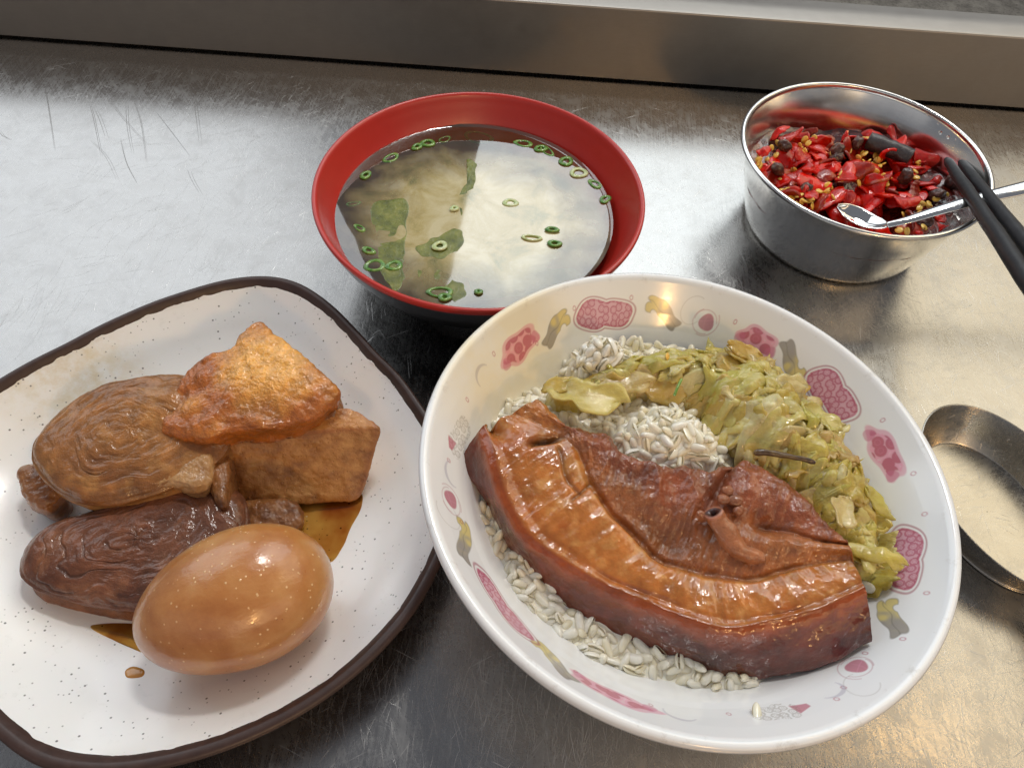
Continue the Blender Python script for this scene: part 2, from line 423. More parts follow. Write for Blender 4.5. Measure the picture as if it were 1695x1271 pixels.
m = Mat('ground_asphalt')
c = m.ramp(m.noise(.25, 8, .75), [(.35, S(120, 116, 108)), (.6, S(165, 160, 150))])
c = m.mix(m.ramp(m.vor(1.1), [(.1, .5), (.4, 0.0)]), c, S(90, 86, 80))
m.set(Base_Color=c, Roughness=.9, Normal=m.bump(m.noise(.8, 6, .7), .8, .6))
o = mesh_obj('ground', [(-900, 46, -75), (900, 46, -75), (900, 1500, -75), (-900, 1500, -75)], [(0, 1, 2, 3)], m.m, smooth=False); tag(o, kind='structure')

# ------------------------------------------------------------------ rice bowl with printed band
BC = np.array([5.5, 12.25]); BN = Vector((.043, .037, 1)).normalized()
BQ = Vector((0, 0, 1)).rotation_difference(BN)
BIN = [(0, 1.0), (3, 1.05), (4.5, 1.6), (6, 2.9), (7, 4.1), (7.7, 5.1), (8.05, 5.55)]
def bowl_z(x, y):
    q = Vector((x - BC[0], y - BC[1], 0)); r = math.hypot(q.x, q.y)
    return float(np.interp(r, [a for a, b in BIN], [b for a, b in BIN])) - (q.x * BN.x + q.y * BN.y)
MAG, PNK, YEL, GRY, LIL = [np.array(S(*c)[:3]) for c in ((178, 52, 92), (206, 122, 156), (212, 192, 84), (136, 128, 116), (180, 175, 198))]
WHT = np.array(S(240, 242, 243)[:3])
def paint_band(U, Vv, theta0):
    """U, Vv arrays: cm along rim (from angle theta0) and cm up the wall. returns colour array"""
def bowl_colors(theta, rad):
    """printed band: motifs at their angles (deg) and wall radius"""
    C = np.ones(theta.shape + (3,)) * WHT
    def loc(a0, r0):
        d = (theta - a0 + 180) % 360 - 180
        return np.radians(d) * 7.45 / 1.12, (rad - r0 + .10) * 1.62 / 1.32      # cm along, cm up the slope
    def put(mask, colr, op=1.0):
        mk = (np.clip(mask, 0, 1) * op * .76)[..., None]; C[:] = C * (1 - mk) + mk * colr
    aa = .018
    inside = lambda d: sstep(aa, -aa, d)
    line = lambda d, wd=.02: sstep(wd + aa, wd - aa * .5, np.abs(d))
    P3 = lambda u, v: np.stack([u, v, np.zeros_like(u)], -1)
    def bubbles(u, v, dens, seedk):
        # jittered lattice of rings
        s = dens; iu = np.floor(u / s); best = np.full(u.shape, 9.0)
        for du in (-1, 0, 1):
            for dv in (-1, 0, 1):
                a = iu + du; b = np.floor(v / s) + dv
                h1 = _hash(a.astype(np.int64), b.astype(np.int64), np.zeros_like(a).astype(np.int64), seedk)
                h2 = _hash(a.astype(np.int64), b.astype(np.int64), np.ones_like(a).astype(np.int64), seedk)
                best = np.minimum(best, np.hypot(u - (a + .25 + .5 * h1) * s, v - (b + .25 + .5 * h2) * s))
        return best / s
    def blob_d(u, v, a, b, wob=.08, sd=1, ln=3, ang=0):
        cu, cv = u * math.cos(ang) + v * math.sin(ang), -u * math.sin(ang) + v * math.cos(ang)
        t = np.arctan2(cv / b, cu / a)
        return (np.hypot(cu / a, cv / b) - 1 - wob * np.cos(ln * t + sd)) * min(a, b)
    def cluster(a0, r0, L, Wd, bend=0, colr=PNK, grey=False, ang=0):
        u, v = loc(a0, r0)
        v = v - bend * u * u
        u, v = u * math.cos(ang) + v * math.sin(ang), -u * math.sin(ang) + v * math.cos(ang)
        d = np.minimum(blob_d(u - L * .35, v - .02, L * .62, Wd, .05, 1, 4), blob_d(u + L * .4, v + .05, L * .6, Wd * .9, .06, 2, 4))
        ins = inside(d)
        if not grey:
            put(ins, colr * .9 + .08)
            bb = bubbles(u, v, .24, int(abs(a0)))
            put(ins * line(bb - .42, .10), MAG * .95, .75)
            put(ins * line(bb - .18, .05), MAG, .35)
            put(line(d - .06, .016), MAG * .8, .8)
            put(ins * line(d + .03, .02), MAG, .5)
        else:
            bb = bubbles(u, v, .22, 5)
            put(ins * line(bb - .40, .09), GRY * 1.1, .55); put(ins * line(bb - .15, .05), GRY * 1.2, .4)
    def flower(a0, r0, L, Wd, ang=0):
        u, v = loc(a0, r0); u, v = u * math.cos(ang) + v * math.sin(ang), -u * math.sin(ang) + v * math.cos(ang)
        d = blob_d(u, v, L, Wd, .12, .5, 5); put(inside(d - .06), PNK * 1.05 + .1, .85)
        bb = bubbles(u * .9 + .1, v * 1.15 + 3.1, .36, int(abs(a0)) + 3)
        put(inside(d + .02) * sstep(.56, .44, bb), MAG * 1.02, .95)
        put(inside(d) * line(bb - .60, .07), PNK * 1.1 + .12, .9)
        put(inside(d + .02) * line(bb - .22, .03) * (u > -L * .3), PNK + .1, .35)
        for s in (-1, 1):
            put(inside(blob_d(u - s * L * .95, v + .1, .18, .16, .1, 1, 3)), PNK, .8)
    def leaf(a0, r0, s=1, L=.62, flip=1):
        u, v = loc(a0, r0); u = u * s; v = v * flip
        v2 = v - .28 * np.sin(u * 2.6)
        d = blob_d(u, v2, L, .27, .13, 1, 5)
        d = np.minimum(d, blob_d(u + L * .85, v2 - .16, .22, .14, .1, 0, 3))
        hole = blob_d(u + L * .62, v2 - .30, .14, .12, 0)
        d = np.maximum(d, -hole)
        t = sstep(-L * .3, L * .45, u + .3 * vnoise(P3(u * 5, v * 5), 3))[..., None]
        cc = YEL * (1 - t) + GRY * t
        mk = inside(d)[..., None] * .78; C[:] = C * (1 - mk) + mk * cc
        put(inside(d) * line(v2 - .02 + .06 * np.sin(u * 9), .012), GRY * .6, .5)
        put(line(d, .010), GRY * .7, .6)
    def cherry(a0, r0, s=1):
        u, v = loc(a0, r0); d = blob_d(u, v, .26, .24, .07, 1, 3); put(inside(d), MAG, .96)
        put(inside(d) * line(v - .05 - .4 * u * u + .3 * u, .010), PNK + .2, .35); put(inside(d) * line(u - .06 + .9 * v * v, .008), PNK + .2, .3)
        for k in range(3):
            dd = blob_d(u - .05 * s, v - .02, .36 + .05 * k, .34 + .03 * k, .05, k, 2); put(line(dd, .009) * (np.sin(np.arctan2(v, u) * 1.0 + k * 2) > .1), MAG * .8 + GRY * .2, .55)
        put(line(np.hypot(u - .55 * s, v - .25 + .2 * (u - .5)) - .4, .010) * (u * s > .3) , GRY, .35)
    def swish(a0, r0, s=1, a=.45, tcol=GRY):
        u, v = loc(a0, r0); d = np.hypot(u * 1.0, v * 1.2) - a * .8; th = np.arctan2(v, u * s)
        wd = .05 * np.clip(1.2 - np.abs(th - 1.2) * .8, 0, 1)
        put(sstep(wd + .03, wd - .01, np.abs(d)) * (wd > .002), LIL * .85, .6)
    def ring(a0, r0):
        u, v = loc(a0, r0); put(line(np.hypot(u * 1.2, v) - .06, .012), MAG, .75)
    flower(139.3, 7.46, .78, .34, -.12); leaf(126.0, 7.42, 1, .55, -1); cluster(109.4, 7.47, 1.05, .42); leaf(90.6, 7.48, -1, .58, -1); cherry(77.7, 7.44)
    flower(62, 7.45, .6, .33); leaf(51, 7.45, 1, .55); cluster(36, 7.45, 1.0, .42); 
    flower(14.2, 7.55, .80, .28, 0); cluster(-16.0, 7.42, 1.05, .38, ang=-.06); leaf(-33.5, 7.38, -1, .60); cherry(-49.6, 7.36, -1); ring(-57, 7.55); swish(-59.5, 7.4, 1)
    u, v = loc(-67.9, 7.52); put(inside(np.maximum(np.abs(v) - .13 + u * .3, np.abs(u) - .2)), MAG * 1.1, .9)
    cluster(-73.5, 7.46, .62, .36, grey=True); swish(-94, 7.42, -1, .5)
    flower(-108.3, 7.55, .95, .26, .06); leaf(-121.6, 7.56, 1, .66, 1); cluster(-138.0, 7.40, 1.2, .32); leaf(-155.2, 7.48, 1, .70, 1); cherry(-166.0, 7.58)
    swish(-173.8, 7.42, 1, .5); cluster(174.8, 7.40, .75, .34, grey=True)
    u, v = loc(178.6, 7.58); put(inside(np.maximum(np.abs(v) - .12 + u * .3, np.abs(u) - .17)), MAG * 1.1, .9)
    swish(154.5, 7.5, 1, .45)
    for a0, r0 in ((118.5, 7.72), (133, 7.3), (101, 7.78), (70, 7.65), (6, 7.85), (-5, 7.82), (-39, 7.75), (-26, 7.85), (-117, 7.35), (-129, 7.35), (-146.5, 7.35), (-161, 7.35), (-176.5, 7.6), (164, 7.55), (148, 7.7), (-61, 7.7), (-83, 7.3), (22, 7.85), (-45, 7.3), (-100, 7.35)):
        ring(a0, r0)
    return C
bowl = thing('rice_bowl', 'white porcelain rice bowl with pink, yellow and grey fruit print inside its wide rim', 'bowl', (BC[0], BC[1], 0))
bowl.rotation_mode = 'QUATERNION'; bowl.rotation_quaternion = BQ
zr = 5.72
rim = [(8.05, 5.55), (8.13, 5.66), (8.24, 5.72), (8.36, 5.70), (8.42, 5.60), (8.42, 5.46), (8.34, 5.33)]
inner_lo = smooth_prof(BIN[:5], 34)
inner_hi = smooth_prof([(6.7, 3.74)] + BIN[4:], 2)
dense = np.stack([np.linspace(6.75, 8.05, 92), np.interp(np.linspace(6.75, 8.05, 92), [6.0, 6.5, 7, 7.35, 7.7, 8.05], [2.9, 3.50, 4.1, 4.58, 5.08, 5.55])], 1)
SEG = 1500
G = lathe([(0.01, 1.0)] + [tuple(p) for p in inner_lo if .05 < p[0] < 6.7] + [tuple(p) for p in dense] + rim[1:] + [(8.15, 5.0), (7.75, 4.35), (7.1, 3.35), (6.3, 2.35), (5.3, 1.45), (4.2, .85), (3.5, .62), (3.35, .3), (3.3, 0), (3.0, 0), (2.9, .5), (0.01, .55)], SEG)
th = np.degrees(np.arctan2(G[..., 1], G[..., 0])); rad = np.hypot(G[..., 0], G[..., 1])
js = [j for j in range(G.shape[1]) if 6.7 <= rad[0, j] <= 8.06 and G[0, j, 2] > 3.6 and j < 140]
CC = np.ones(G.shape) * WHT
CC[:, js] = bowl_colors(th[:, js], rad[:, js])
m = Mat('porcelain_print')
grime = m.ramp(m.noise(1.4, 6, .75), [(.56, 0.0), (.75, 1.0)])
sep = m.nt.nodes.new('ShaderNodeSeparateXYZ'); m.nt.links.new(m.tc, sep.inputs[0])
rimmask = m.ramp(m.math('MULTIPLY', sep.outputs[2], .1), [(.545, 0.0), (.56, 1.0)])
c = m.mix(m.math('MULTIPLY', grime, m.math('MULTIPLY', rimmask, .5)), m.attr(), S(165, 155, 140))
spk = m.ramp(m.vor(9), [(.04, 1.0), (.10, 0.0)])
c = m.mix(m.math('MULTIPLY', m.math('MULTIPLY', spk, rimmask), m.ramp(m.noise(.9, 3), [(.5, 0.0), (.62, .7)])), c, S(120, 110, 100))
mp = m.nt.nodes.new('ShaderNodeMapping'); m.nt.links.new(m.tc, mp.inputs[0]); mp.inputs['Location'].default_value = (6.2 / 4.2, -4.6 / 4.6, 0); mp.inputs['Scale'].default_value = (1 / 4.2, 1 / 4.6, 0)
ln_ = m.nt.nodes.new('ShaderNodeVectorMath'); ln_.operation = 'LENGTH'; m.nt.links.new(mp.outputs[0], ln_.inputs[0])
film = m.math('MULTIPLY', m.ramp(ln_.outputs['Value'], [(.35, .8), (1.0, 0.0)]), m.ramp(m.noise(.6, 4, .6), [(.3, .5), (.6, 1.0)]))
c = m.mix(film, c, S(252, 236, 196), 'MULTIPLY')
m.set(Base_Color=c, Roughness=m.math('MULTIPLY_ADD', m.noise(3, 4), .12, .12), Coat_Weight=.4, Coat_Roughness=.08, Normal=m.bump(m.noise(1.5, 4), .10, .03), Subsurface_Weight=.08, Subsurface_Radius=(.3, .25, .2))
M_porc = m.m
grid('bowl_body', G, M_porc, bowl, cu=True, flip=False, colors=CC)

# ------------------------------------------------------------------ soup bowl and broth
SB = np.array([-2.1, 25.80])
sb = thing('soup_bowl', 'round soup bowl, red inside and on its rim and black outside', 'bowl', (SB[0], SB[1], 0))
def plastic(name, c, rough=.3, coat=.3, bump=.05):
    m = Mat(name)
    m.set(Base_Color=m.mix(m.noise(2, 4), tuple(x * .88 for x in c[:3]) + (1,), c), Roughness=m.math('MULTIPLY_ADD', m.noise(3, 5, .7), .2, rough - .1), Coat_Weight=coat, Coat_Roughness=.2,
          Normal=m.bump(m.noise(25, 4), bump, .01))
    return m.m
M_red = plastic('red_lacquer', S(190, 44, 32), .38, .25); M_blk = plastic('black_lacquer', S(26, 26, 28), .32, .5)
prof_in = [(0.01, .8), (3.0, .85), (4.6, 1.5), (5.7, 2.45), (6.35, 3.4), (6.72, 4.2), (6.86, 4.55), (6.93, 4.66), (7.02, 4.70), (7.10, 4.66), (7.12, 4.55), (7.08, 4.42)]
prof_out = [(7.075, 4.42), (6.95, 4.1), (6.6, 3.3), (5.95, 2.3), (5.0, 1.4), (4.1, .9), (3.9, .8), (3.85, .1), (3.7, 0), (3.4, .02), (3.3, .5), (.01, .5)]
grid('bowl_lining', lathe(smooth_prof(prof_in, 70), 160), M_red, sb, cu=True)
grid('bowl_shell', lathe(smooth_prof(prof_out, 60), 160), M_blk, sb, cu=True)
SZ = 3.35; SR = 6.31
rs_ = np.concatenate([np.linspace(.01, SR - .25, 60), SR - .25 + .25 * np.linspace(0, 1, 12)[1:]])
prof = [(r, SZ + .075 * max(0, (r - (SR - .25)) / .25) ** 2.2) for r in rs_]
G = lathe(prof, 180); 
G[..., 2] += .0012 * fbm(G, .5, 3, 4) * sstep(SR, SR - 1, np.hypot(G[..., 0], G[..., 1]))
m = Mat('miso_broth')
tcx = m.nt.nodes.new('ShaderNodeMapping'); m.nt.links.new(m.tc, tcx.inputs[0])
tcx.inputs['Location'].default_value = (-.05, .10, 0); tcx.inputs['Scale'].default_value = (1 / 6.6, 1 / 6.1, 0)
ln = m.nt.nodes.new('ShaderNodeVectorMath'); ln.operation = 'LENGTH'; m.nt.links.new(tcx.outputs[0], ln.inputs[0])
rn = m.math('ADD', ln.outputs['Value'], m.math('MULTIPLY', m.math('SUBTRACT', m.noise(.45, 5, .6, dist=.4), .5), .65))
cloud = m.ramp(rn, [(.44, 1.0), (.90, 0.08)])
fine = m.noise(22, 3, .7)
cc = m.ramp(m.noise(.55, 5, .6, dist=.5), [(.3, S(136, 136, 78)), (.45, S(194, 178, 116)), (.62, S(220, 210, 166))])
cc = m.mix(m.ramp(fine, [(.56, 0.0), (.68, .55)]), cc, S(232, 222, 176))
dif = m.b; m.set(Base_Color=cc, Roughness=.06, IOR=2.35, Specular_IOR_Level=.5, Coat_Weight=.0)
tr = m.nt.nodes.new('ShaderNodeBsdfTransparent'); tr.inputs[0].default_value = (.92, .80, .50, 1)
gl = m.nt.nodes.new('ShaderNodeBsdfGlossy'); gl.inputs['Roughness'].default_value = .02
fr = m.nt.nodes.new('ShaderNodeFresnel'); fr.inputs[0].default_value = 2.35
mx1 = m.nt.nodes.new('ShaderNodeMixShader'); m.nt.links.new(fr.outputs[0], mx1.inputs[0]); m.nt.links.new(tr.outputs[0], mx1.inputs[1]); m.nt.links.new(gl.outputs[0], mx1.inputs[2])
mx2 = m.nt.nodes.new('ShaderNodeMixShader'); m.put(mx2.inputs[0], m.math('MULTIPLY', cloud, .84)); m.nt.links.new(mx1.outputs[0], mx2.inputs[1]); m.nt.links.new(dif.outputs[0], mx2.inputs[2])
m.nt.links.new(mx2.outputs[0], m.out.inputs[0])
o = grid('miso_soup', G, m.m, cu=True); o.location = (SB[0] - .38, SB[1] - .03, 0)
tag(o, 'cloudy yellow miso soup filling the red bowl', 'soup')

# things in the soup
M_scal = food('scallion_green', [S(40, 96, 30), S(88, 140, 50), S(150, 180, 96)], 3, rough=.3, coat=.8, sss=.1)
M_scal2 = food('scallion_pale', [S(150, 176, 100), S(190, 205, 150), S(220, 228, 190)], 3, rough=.3, coat=.8, sss=.1)
M_weed = food('seaweed', [S(70, 80, 26), S(104, 112, 36), S(140, 142, 66)], 1.5, rough=.3, coat=.6, sss=.1)
rr_ = random.Random(11)
def scallion(px, py, rad, asp, ang, depth, lab, pale=False, arc=2 * math.pi, th=.045):
    c = at(px, py, SZ + depth + .035); rad *= 1.12; th *= 1.5; n = 30; k = 8; closed = arc > 6.2
    A = np.linspace(0, arc, n, endpoint=not closed)
    V = []
    for t in A:
        r_ = rad * (1 + .05 * math.sin(3 * t + px)); x, y = r_ * math.cos(t), r_ * asp * math.sin(t)
        for q in range(k):
            s = 2 * math.pi * q / k; xr = 1 + th / rad * math.cos(s)
            X, Y = x * xr, y * xr
            V.append((X * math.cos(ang) - Y * math.sin(ang), X * math.sin(ang) + Y * math.cos(ang), .05 * math.sin(s)))
    F = gfaces(n, k, closed, True)
    o = mesh_obj('scallion_ring', V, F, M_scal2 if pale else M_scal); o.location = c
    tag(o, lab, 'scallion', 'scallion rings in the soup'); return o
G_S = 'small green scallion ring floating at the edge of the miso soup'
for px, py, rad, asp, ang, dep, lab, pale in [
    (708, 237, .24, .75, .2, .0, 'round scallion ring with a pale centre at the far left of the soup', False),
    (736, 232, .26, .6, .8, -.08, 'dim sunken scallion ring just right of the pale centred ring', False),
    (792, 228, .58, .62, -.2, -.12, 'widest thin scallion loop sunken at the far edge of the soup', False),
    (866, 238, .34, .55, -.1, -.05, 'oval scallion slice under the far rim, right of the wide loop', False),
    (937, 267, .25, .85, .9, .0, 'oval scallion ring standing out at the far right of the soup', False),
    (958, 286, .30, .85, .3, .0, 'pale translucent scallion ring at the right edge of the soup', True),
    (914, 380, .20, .52, .05, .03, 'upper of two dark scallion seeds shaped slices right of the soup centre', False),
    (918, 403, .20, .62, .05, .03, 'lower of two dark scallion slices right of the soup centre', False),
    (880, 394, .34, .40, .0, .0, 'pale thin oval scallion loop left of the two dark slices', True),
    (728, 407, .22, .8, .6, .03, 'scallion ring with white rim floating left of the soup centre', True),
    (752, 345, .12, .8, .6, .03, 'tiny white scallion bit above the white rimmed ring', True),
    (647, 262, .32, .6, .9, -.06, 'scallion curl at the upper left edge of the soup', False),
    (605, 290, .20, .7, 1.1, .0, 'dark green scallion bit with a white dot at the left edge', False),
    (728, 484, .40, .55, .1, -.02, 'scallion loop at the near edge of the soup', False),
    (736, 492, .16, .8, .1, .03, 'solid green scallion bit inside the near loop', False),
    (792, 483, .09, .8, .1, .03, 'tiny dark scallion speck near the rice bowl side', False),
    (845, 336, .24, .7, .1, -.03, 'faint pale scallion ring behind the two dark slices', True),
    (620, 440, .32, .8, .4, -.05, 'faint scallion ring at the near left of the soup', False),
    (652, 440, .24, .8, .4, -.03, 'small scallion ring beside the near left seaweed', False),
    (595, 378, .22, .5, -.6, -.04, 'thin scallion sliver at the left edge of the soup', False),
    (585, 338, .26, .4, .4, -.08, 'dull scallion sliver low on the left wall of the bowl', False),
    (985, 305, .26, .6, -.7, -.02, 'dark scallion curl at the right rim of the soup', False),
    (895, 246, .22, .7, .3, .0, 'small green scallion ring under the far right wall, left of the long curl', False),
    (1002, 330, .2, .7, .9, .0, 'scallion ring touching the right wall of the soup bowl', False),
    (690, 243, .18, .7, .9, .0, 'scallion bit between the pale centred ring and the upper left curl', False),
    (610, 415, .2, .6, -.4, -.02, 'olive scallion fleck near the left wall above the near left rings', False),
    (905, 250, .38, .45, -.9, -.05, 'long green scallion curl at the far right edge', False)]:
    scallion(px, py, rad, asp, ang, dep, lab, pale, th=.075 if rad > .15 and asp > .5 else .06)
def leaf_sheet(outline, z, name, label, cat, mat, amp=.06, thick=.03, n=70, seed=0):
    O_ = closed_curve([(x, y, 0) for x, y in outline], 46); W_ = [at(p[0] + 3 * math.sin(i * .9 + seed) * math.sin(i * .37), p[1] + 2 * math.cos(i * .8 + seed), z) for i, p in enumerate(O_)]
    G, f, s = slab_grid(W_, .012, n, edge=.006, ntop=14, nedge=4, nbot=3, crown=0)
    G[..., 2] += amp * fbm(G, 1.1, 3, seed)
    o = grid(name, G, mat, cu=True, flip=False); tag(o, label, cat); return o
leaf_sheet([(612, 345), (640, 330), (672, 332), (674, 375), (668, 420), (660, 470), (640, 462), (640, 420), (620, 380)], SZ + .004, 'seaweed_leaf', 'broad olive seaweed leaf hanging at the left of the soup', 'seaweed', M_weed, .012, seed=2)
leaf_sheet([(625, 408), (648, 400), (662, 430), (668, 470), (650, 480), (634, 455)], SZ + .004, 'seaweed_leaf', 'dark ragged seaweed scrap at the near left of the soup', 'seaweed', M_weed, .012, seed=3)
leaf_sheet([(688, 410), (720, 394), (758, 378), (768, 400), (740, 425), (705, 425)], SZ + .004, 'seaweed_leaf', 'pointed dark green seaweed piece left of the soup centre', 'seaweed', M_weed, .012, seed=4)
leaf_sheet([(775, 262), (788, 275), (785, 310), (772, 318), (766, 330), (772, 360), (760, 350), (758, 325), (774, 300)], SZ + .004, 'seaweed_leaf', 'narrow ragged seaweed edge down the middle of the soup', 'seaweed', M_weed, .01, seed=5)
leaf_sheet([(740, 470), (765, 460), (772, 480), (760, 498), (742, 492)], SZ + .004, 'seaweed_leaf', 'small dark seaweed scrap at the near edge of the soup', 'seaweed', M_weed, .012, seed=6)
leaf_sheet([(770, 430), (830, 425), (890, 440), (960, 450), (940, 480), (860, 490), (790, 490)], SZ - .05, 'seaweed_leaf', 'large pale seaweed shape under the near surface of the soup', 'seaweed', M_weed, .03, seed=7)
leaf_sheet([(690, 440), (715, 425), (750, 428), (766, 440), (762, 468), (735, 462), (715, 475), (698, 468)], SZ - .002, 'seaweed_leaf', 'dim olive seaweed sheet below the pointed piece, near the front of the soup', 'seaweed', M_weed, .01, seed=9)
mt = food('tofu_white', [S(205, 200, 170), S(226, 220, 190), S(235, 230, 205)], 2, sss=.2, coat=.3)
V, F, L = box_blob([at(x, y, z) for z in (SZ - .9, SZ - .03) for x, y in ((868, 375), (915, 372), (905, 340), (862, 345))], 6, 16)
o = mesh_obj('tofu_cube', V, F, mt); tag(o, 'pale tofu cube sunken in the soup behind the dark scallion slices', 'tofu')

# ------------------------------------------------------------------ oblong dish with brown rim
DC = np.array([-10.5, 12.6]); DZ = 2.6
DP = [(-21, 9.2), (-10, 9.15), (0, 8.95), (12, 8.35), (25, 7.80), (47, 7.43), (60, 7.75), (72, 8.32), (82, 8.86), (90, 9.0), (99, 8.80), (113, 8.3), (130, 8.02), (146, 8.04), (162, 8.72), (175, 9.5), (185, 9.8), (198, 9.6), (213, 9.15), (233, 9.1), (252, 9.5), (262, 9.88), (273, 9.85), (284, 9.67), (296, 9.54), (311, 9.44), (323, 9.35), (331, 9.32)]
aa_ = np.array([p[0] for p in DP], float); ra_ = np.array([p[1] for p in DP])
def dish_R(a):
    a = (np.degrees(a) + 21) % 360 - 21
    return np.interp(a, np.append(aa_, 339), np.append(ra_, 9.2))
dish = thing('dish', 'off-white speckled dish, rounded square with a dark brown rim, at the left', 'dish', (DC[0], DC[1], 0))
nA = 720; A = np.linspace(0, 2 * math.pi, nA, endpoint=False); RR = dish_R(A)
ker = np.exp(-np.linspace(-2, 2, 41) ** 2); ker /= ker.sum(); RR = np.convolve(np.concatenate([RR[-20:], RR, RR[:20]]), ker, 'valid')
fr_ = [0.001, .12, .24, .36, .46, .54, .62, .70, .77, .83, .882, .922, .945, .958]
zz_ = [.72, .72, .73, .74, .78, .84, .96, 1.16, 1.42, 1.72, 1.98, 2.20, 2.34, 2.42]
wav = .006 * fbm(np.stack([np.cos(A) * 9, np.sin(A) * 9, A * 0], -1), 2.2, 4, 5)
fi = smooth_prof(np.stack([fr_, zz_], 1), 60)
ff = fi[:, 0][None, :] + wav[:, None] * sstep(.935, .958, fi[:, 0])[None, :]
Gd = np.stack([np.cos(A)[:, None] * RR[:, None] * ff, np.sin(A)[:, None] * RR[:, None] * ff, np.ones((nA, 1)) * fi[:, 1]], -1)
Gd[..., 2] += .012 * fbm(Gd, .35, 2, 9)
Gd[:, -1, 2] -= .03
def dish_z(x, y):
    dx, dy = x - DC[0], y - DC[1]; return float(np.interp(math.hypot(dx, dy) / dish_R(math.atan2(dy, dx)), fr_, zz_))
m = Mat('speckled_glaze')
v1 = m.ramp(m.vor(2.6), [(.06, 1.0), (.12, 0.0)]); v2 = m.ramp(m.vor(5.0), [(.09, 1.0), (.17, 0.0)])
msk = m.ramp(m.noise(1.1, 3), [(.50, 0.0), (.58, 1.0)])
sp = m.math('MAXIMUM', m.math('MULTIPLY', v1, .9), m.math('MULTIPLY', v2, m.math('MULTIPLY', msk, .8)))
c = m.mix(m.noise(.25, 3), S(238, 240, 242), S(246, 244, 238))
c = m.mix(m.ramp(m.noise(2.2, 5, .7), [(.58, 0.0), (.75, .25)]), c, S(205, 205, 200))
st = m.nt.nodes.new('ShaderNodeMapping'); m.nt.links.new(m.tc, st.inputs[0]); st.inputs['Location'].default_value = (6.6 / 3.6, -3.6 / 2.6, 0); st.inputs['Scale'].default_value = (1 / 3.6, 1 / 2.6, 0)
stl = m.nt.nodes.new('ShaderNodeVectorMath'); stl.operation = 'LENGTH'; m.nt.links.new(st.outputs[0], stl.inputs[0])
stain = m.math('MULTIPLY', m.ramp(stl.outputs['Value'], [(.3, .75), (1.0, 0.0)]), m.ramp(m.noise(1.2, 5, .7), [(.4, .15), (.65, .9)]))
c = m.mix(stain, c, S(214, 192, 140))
c = m.mix(sp, c, S(92, 90, 88))
m.set(Base_Color=c, Roughness=m.math('MULTIPLY_ADD', m.noise(2, 4), .15, .16), Coat_Weight=.3, Coat_Roughness=.1, Normal=m.bump(m.noise(1.0, 4), .18, .05), Subsurface_Weight=.05)
M_glaze = m.m
grid('glazed_inside', Gd, M_glaze, dish, cu=True)
m = Mat('brown_rim'); m.set(Base_Color=m.mix(m.noise(3, 5), S(44, 30, 26), S(74, 52, 45)), Roughness=m.math('MULTIPLY_ADD', m.noise(5, 5), .3, .28), Normal=m.bump(m.noise(12, 4), .25, .015))
fo = [(.940, 2.26), (.952, 2.42), (.962, 2.52), (.972, 2.59), (.988, 2.60), (.999, 2.53), (1.0, 2.40), (.985, 2.2), (.93, 1.75), (.82, 1.05), (.72, .55), (.64, .32), (.62, .05), (.60, 0), (.56, .05), (.54, .4), (.001, .45)]
fo = smooth_prof(fo, 70)
Gr = np.stack([np.cos(A)[:, None] * RR[:, None] * fo[:, 0], np.sin(A)[:, None] * RR[:, None] * fo[:, 0], np.ones((nA, 1)) * fo[:, 1]], -1)
grid('brown_rim', Gr, m.m, dish, cu=True)

# sauce in the dish
def puddle(outline, lift, name, label, cat, mat):
    W_ = [at(x, y, 1.0) for x, y in outline]
    O = closed_curve(W_, 90); c = O.mean(0); rows = []
    for f in np.linspace(.02, 1, 16):
        P = c + (O - c) * f
        z = np.array([dish_z(a, b) for a, b, _ in P]) + lift * (1 - f ** 4) + .004
        rows.append(np.stack([P[:, 0], P[:, 1], z], -1))
    o = grid(name, np.stack(rows, 1), mat, cu=True); tag(o, label, cat); return o
m = Mat('soy_sauce')
tr = m.nt.nodes.new('ShaderNodeBsdfTransparent'); m.put(tr.inputs[0], m.ramp(m.noise(.8, 3), [(.35, (.62, .27, .05, 1)), (.65, (.86, .62, .26, 1))]))
gl = m.nt.nodes.new('ShaderNodeBsdfGlossy'); gl.inputs['Roughness'].default_value = .03
fr = m.nt.nodes.new('ShaderNodeFresnel'); fr.inputs[0].default_value = 1.4
mx = m.nt.nodes.new('ShaderNodeMixShader'); m.nt.links.new(fr.outputs[0], mx.inputs[0]); m.nt.links.new(tr.outputs[0], mx.inputs[1]); m.nt.links.new(gl.outputs[0], mx.inputs[2])
m.nt.links.new(mx.outputs[0], m.out.inputs[0])
M_sauce = m.m
puddle([(400, 830), (470, 800), (560, 810), (596, 812), (598, 838), (580, 872), (566, 905), (540, 930), (480, 900)], .08, 'soy_puddle', 'pool of brown soy sauce between the egg and the tofu block', 'sauce', M_sauce)
puddle([(150, 1035), (230, 1030), (290, 1050), (300, 1080), (245, 1082), (190, 1060)], .05, 'soy_puddle', 'thin yellow sauce trace below the dark gluten slice', 'sauce', M_sauce)
mdrop = plastic('sauce_drop', S(196, 140, 70), .2, .6)
puddle([(210, 1112), (222, 1104), (240, 1110), (238, 1122), (215, 1124)], .05, 'sauce_drop', 'small tan drop of sauce on the dish below the egg', 'sauce', mdrop)

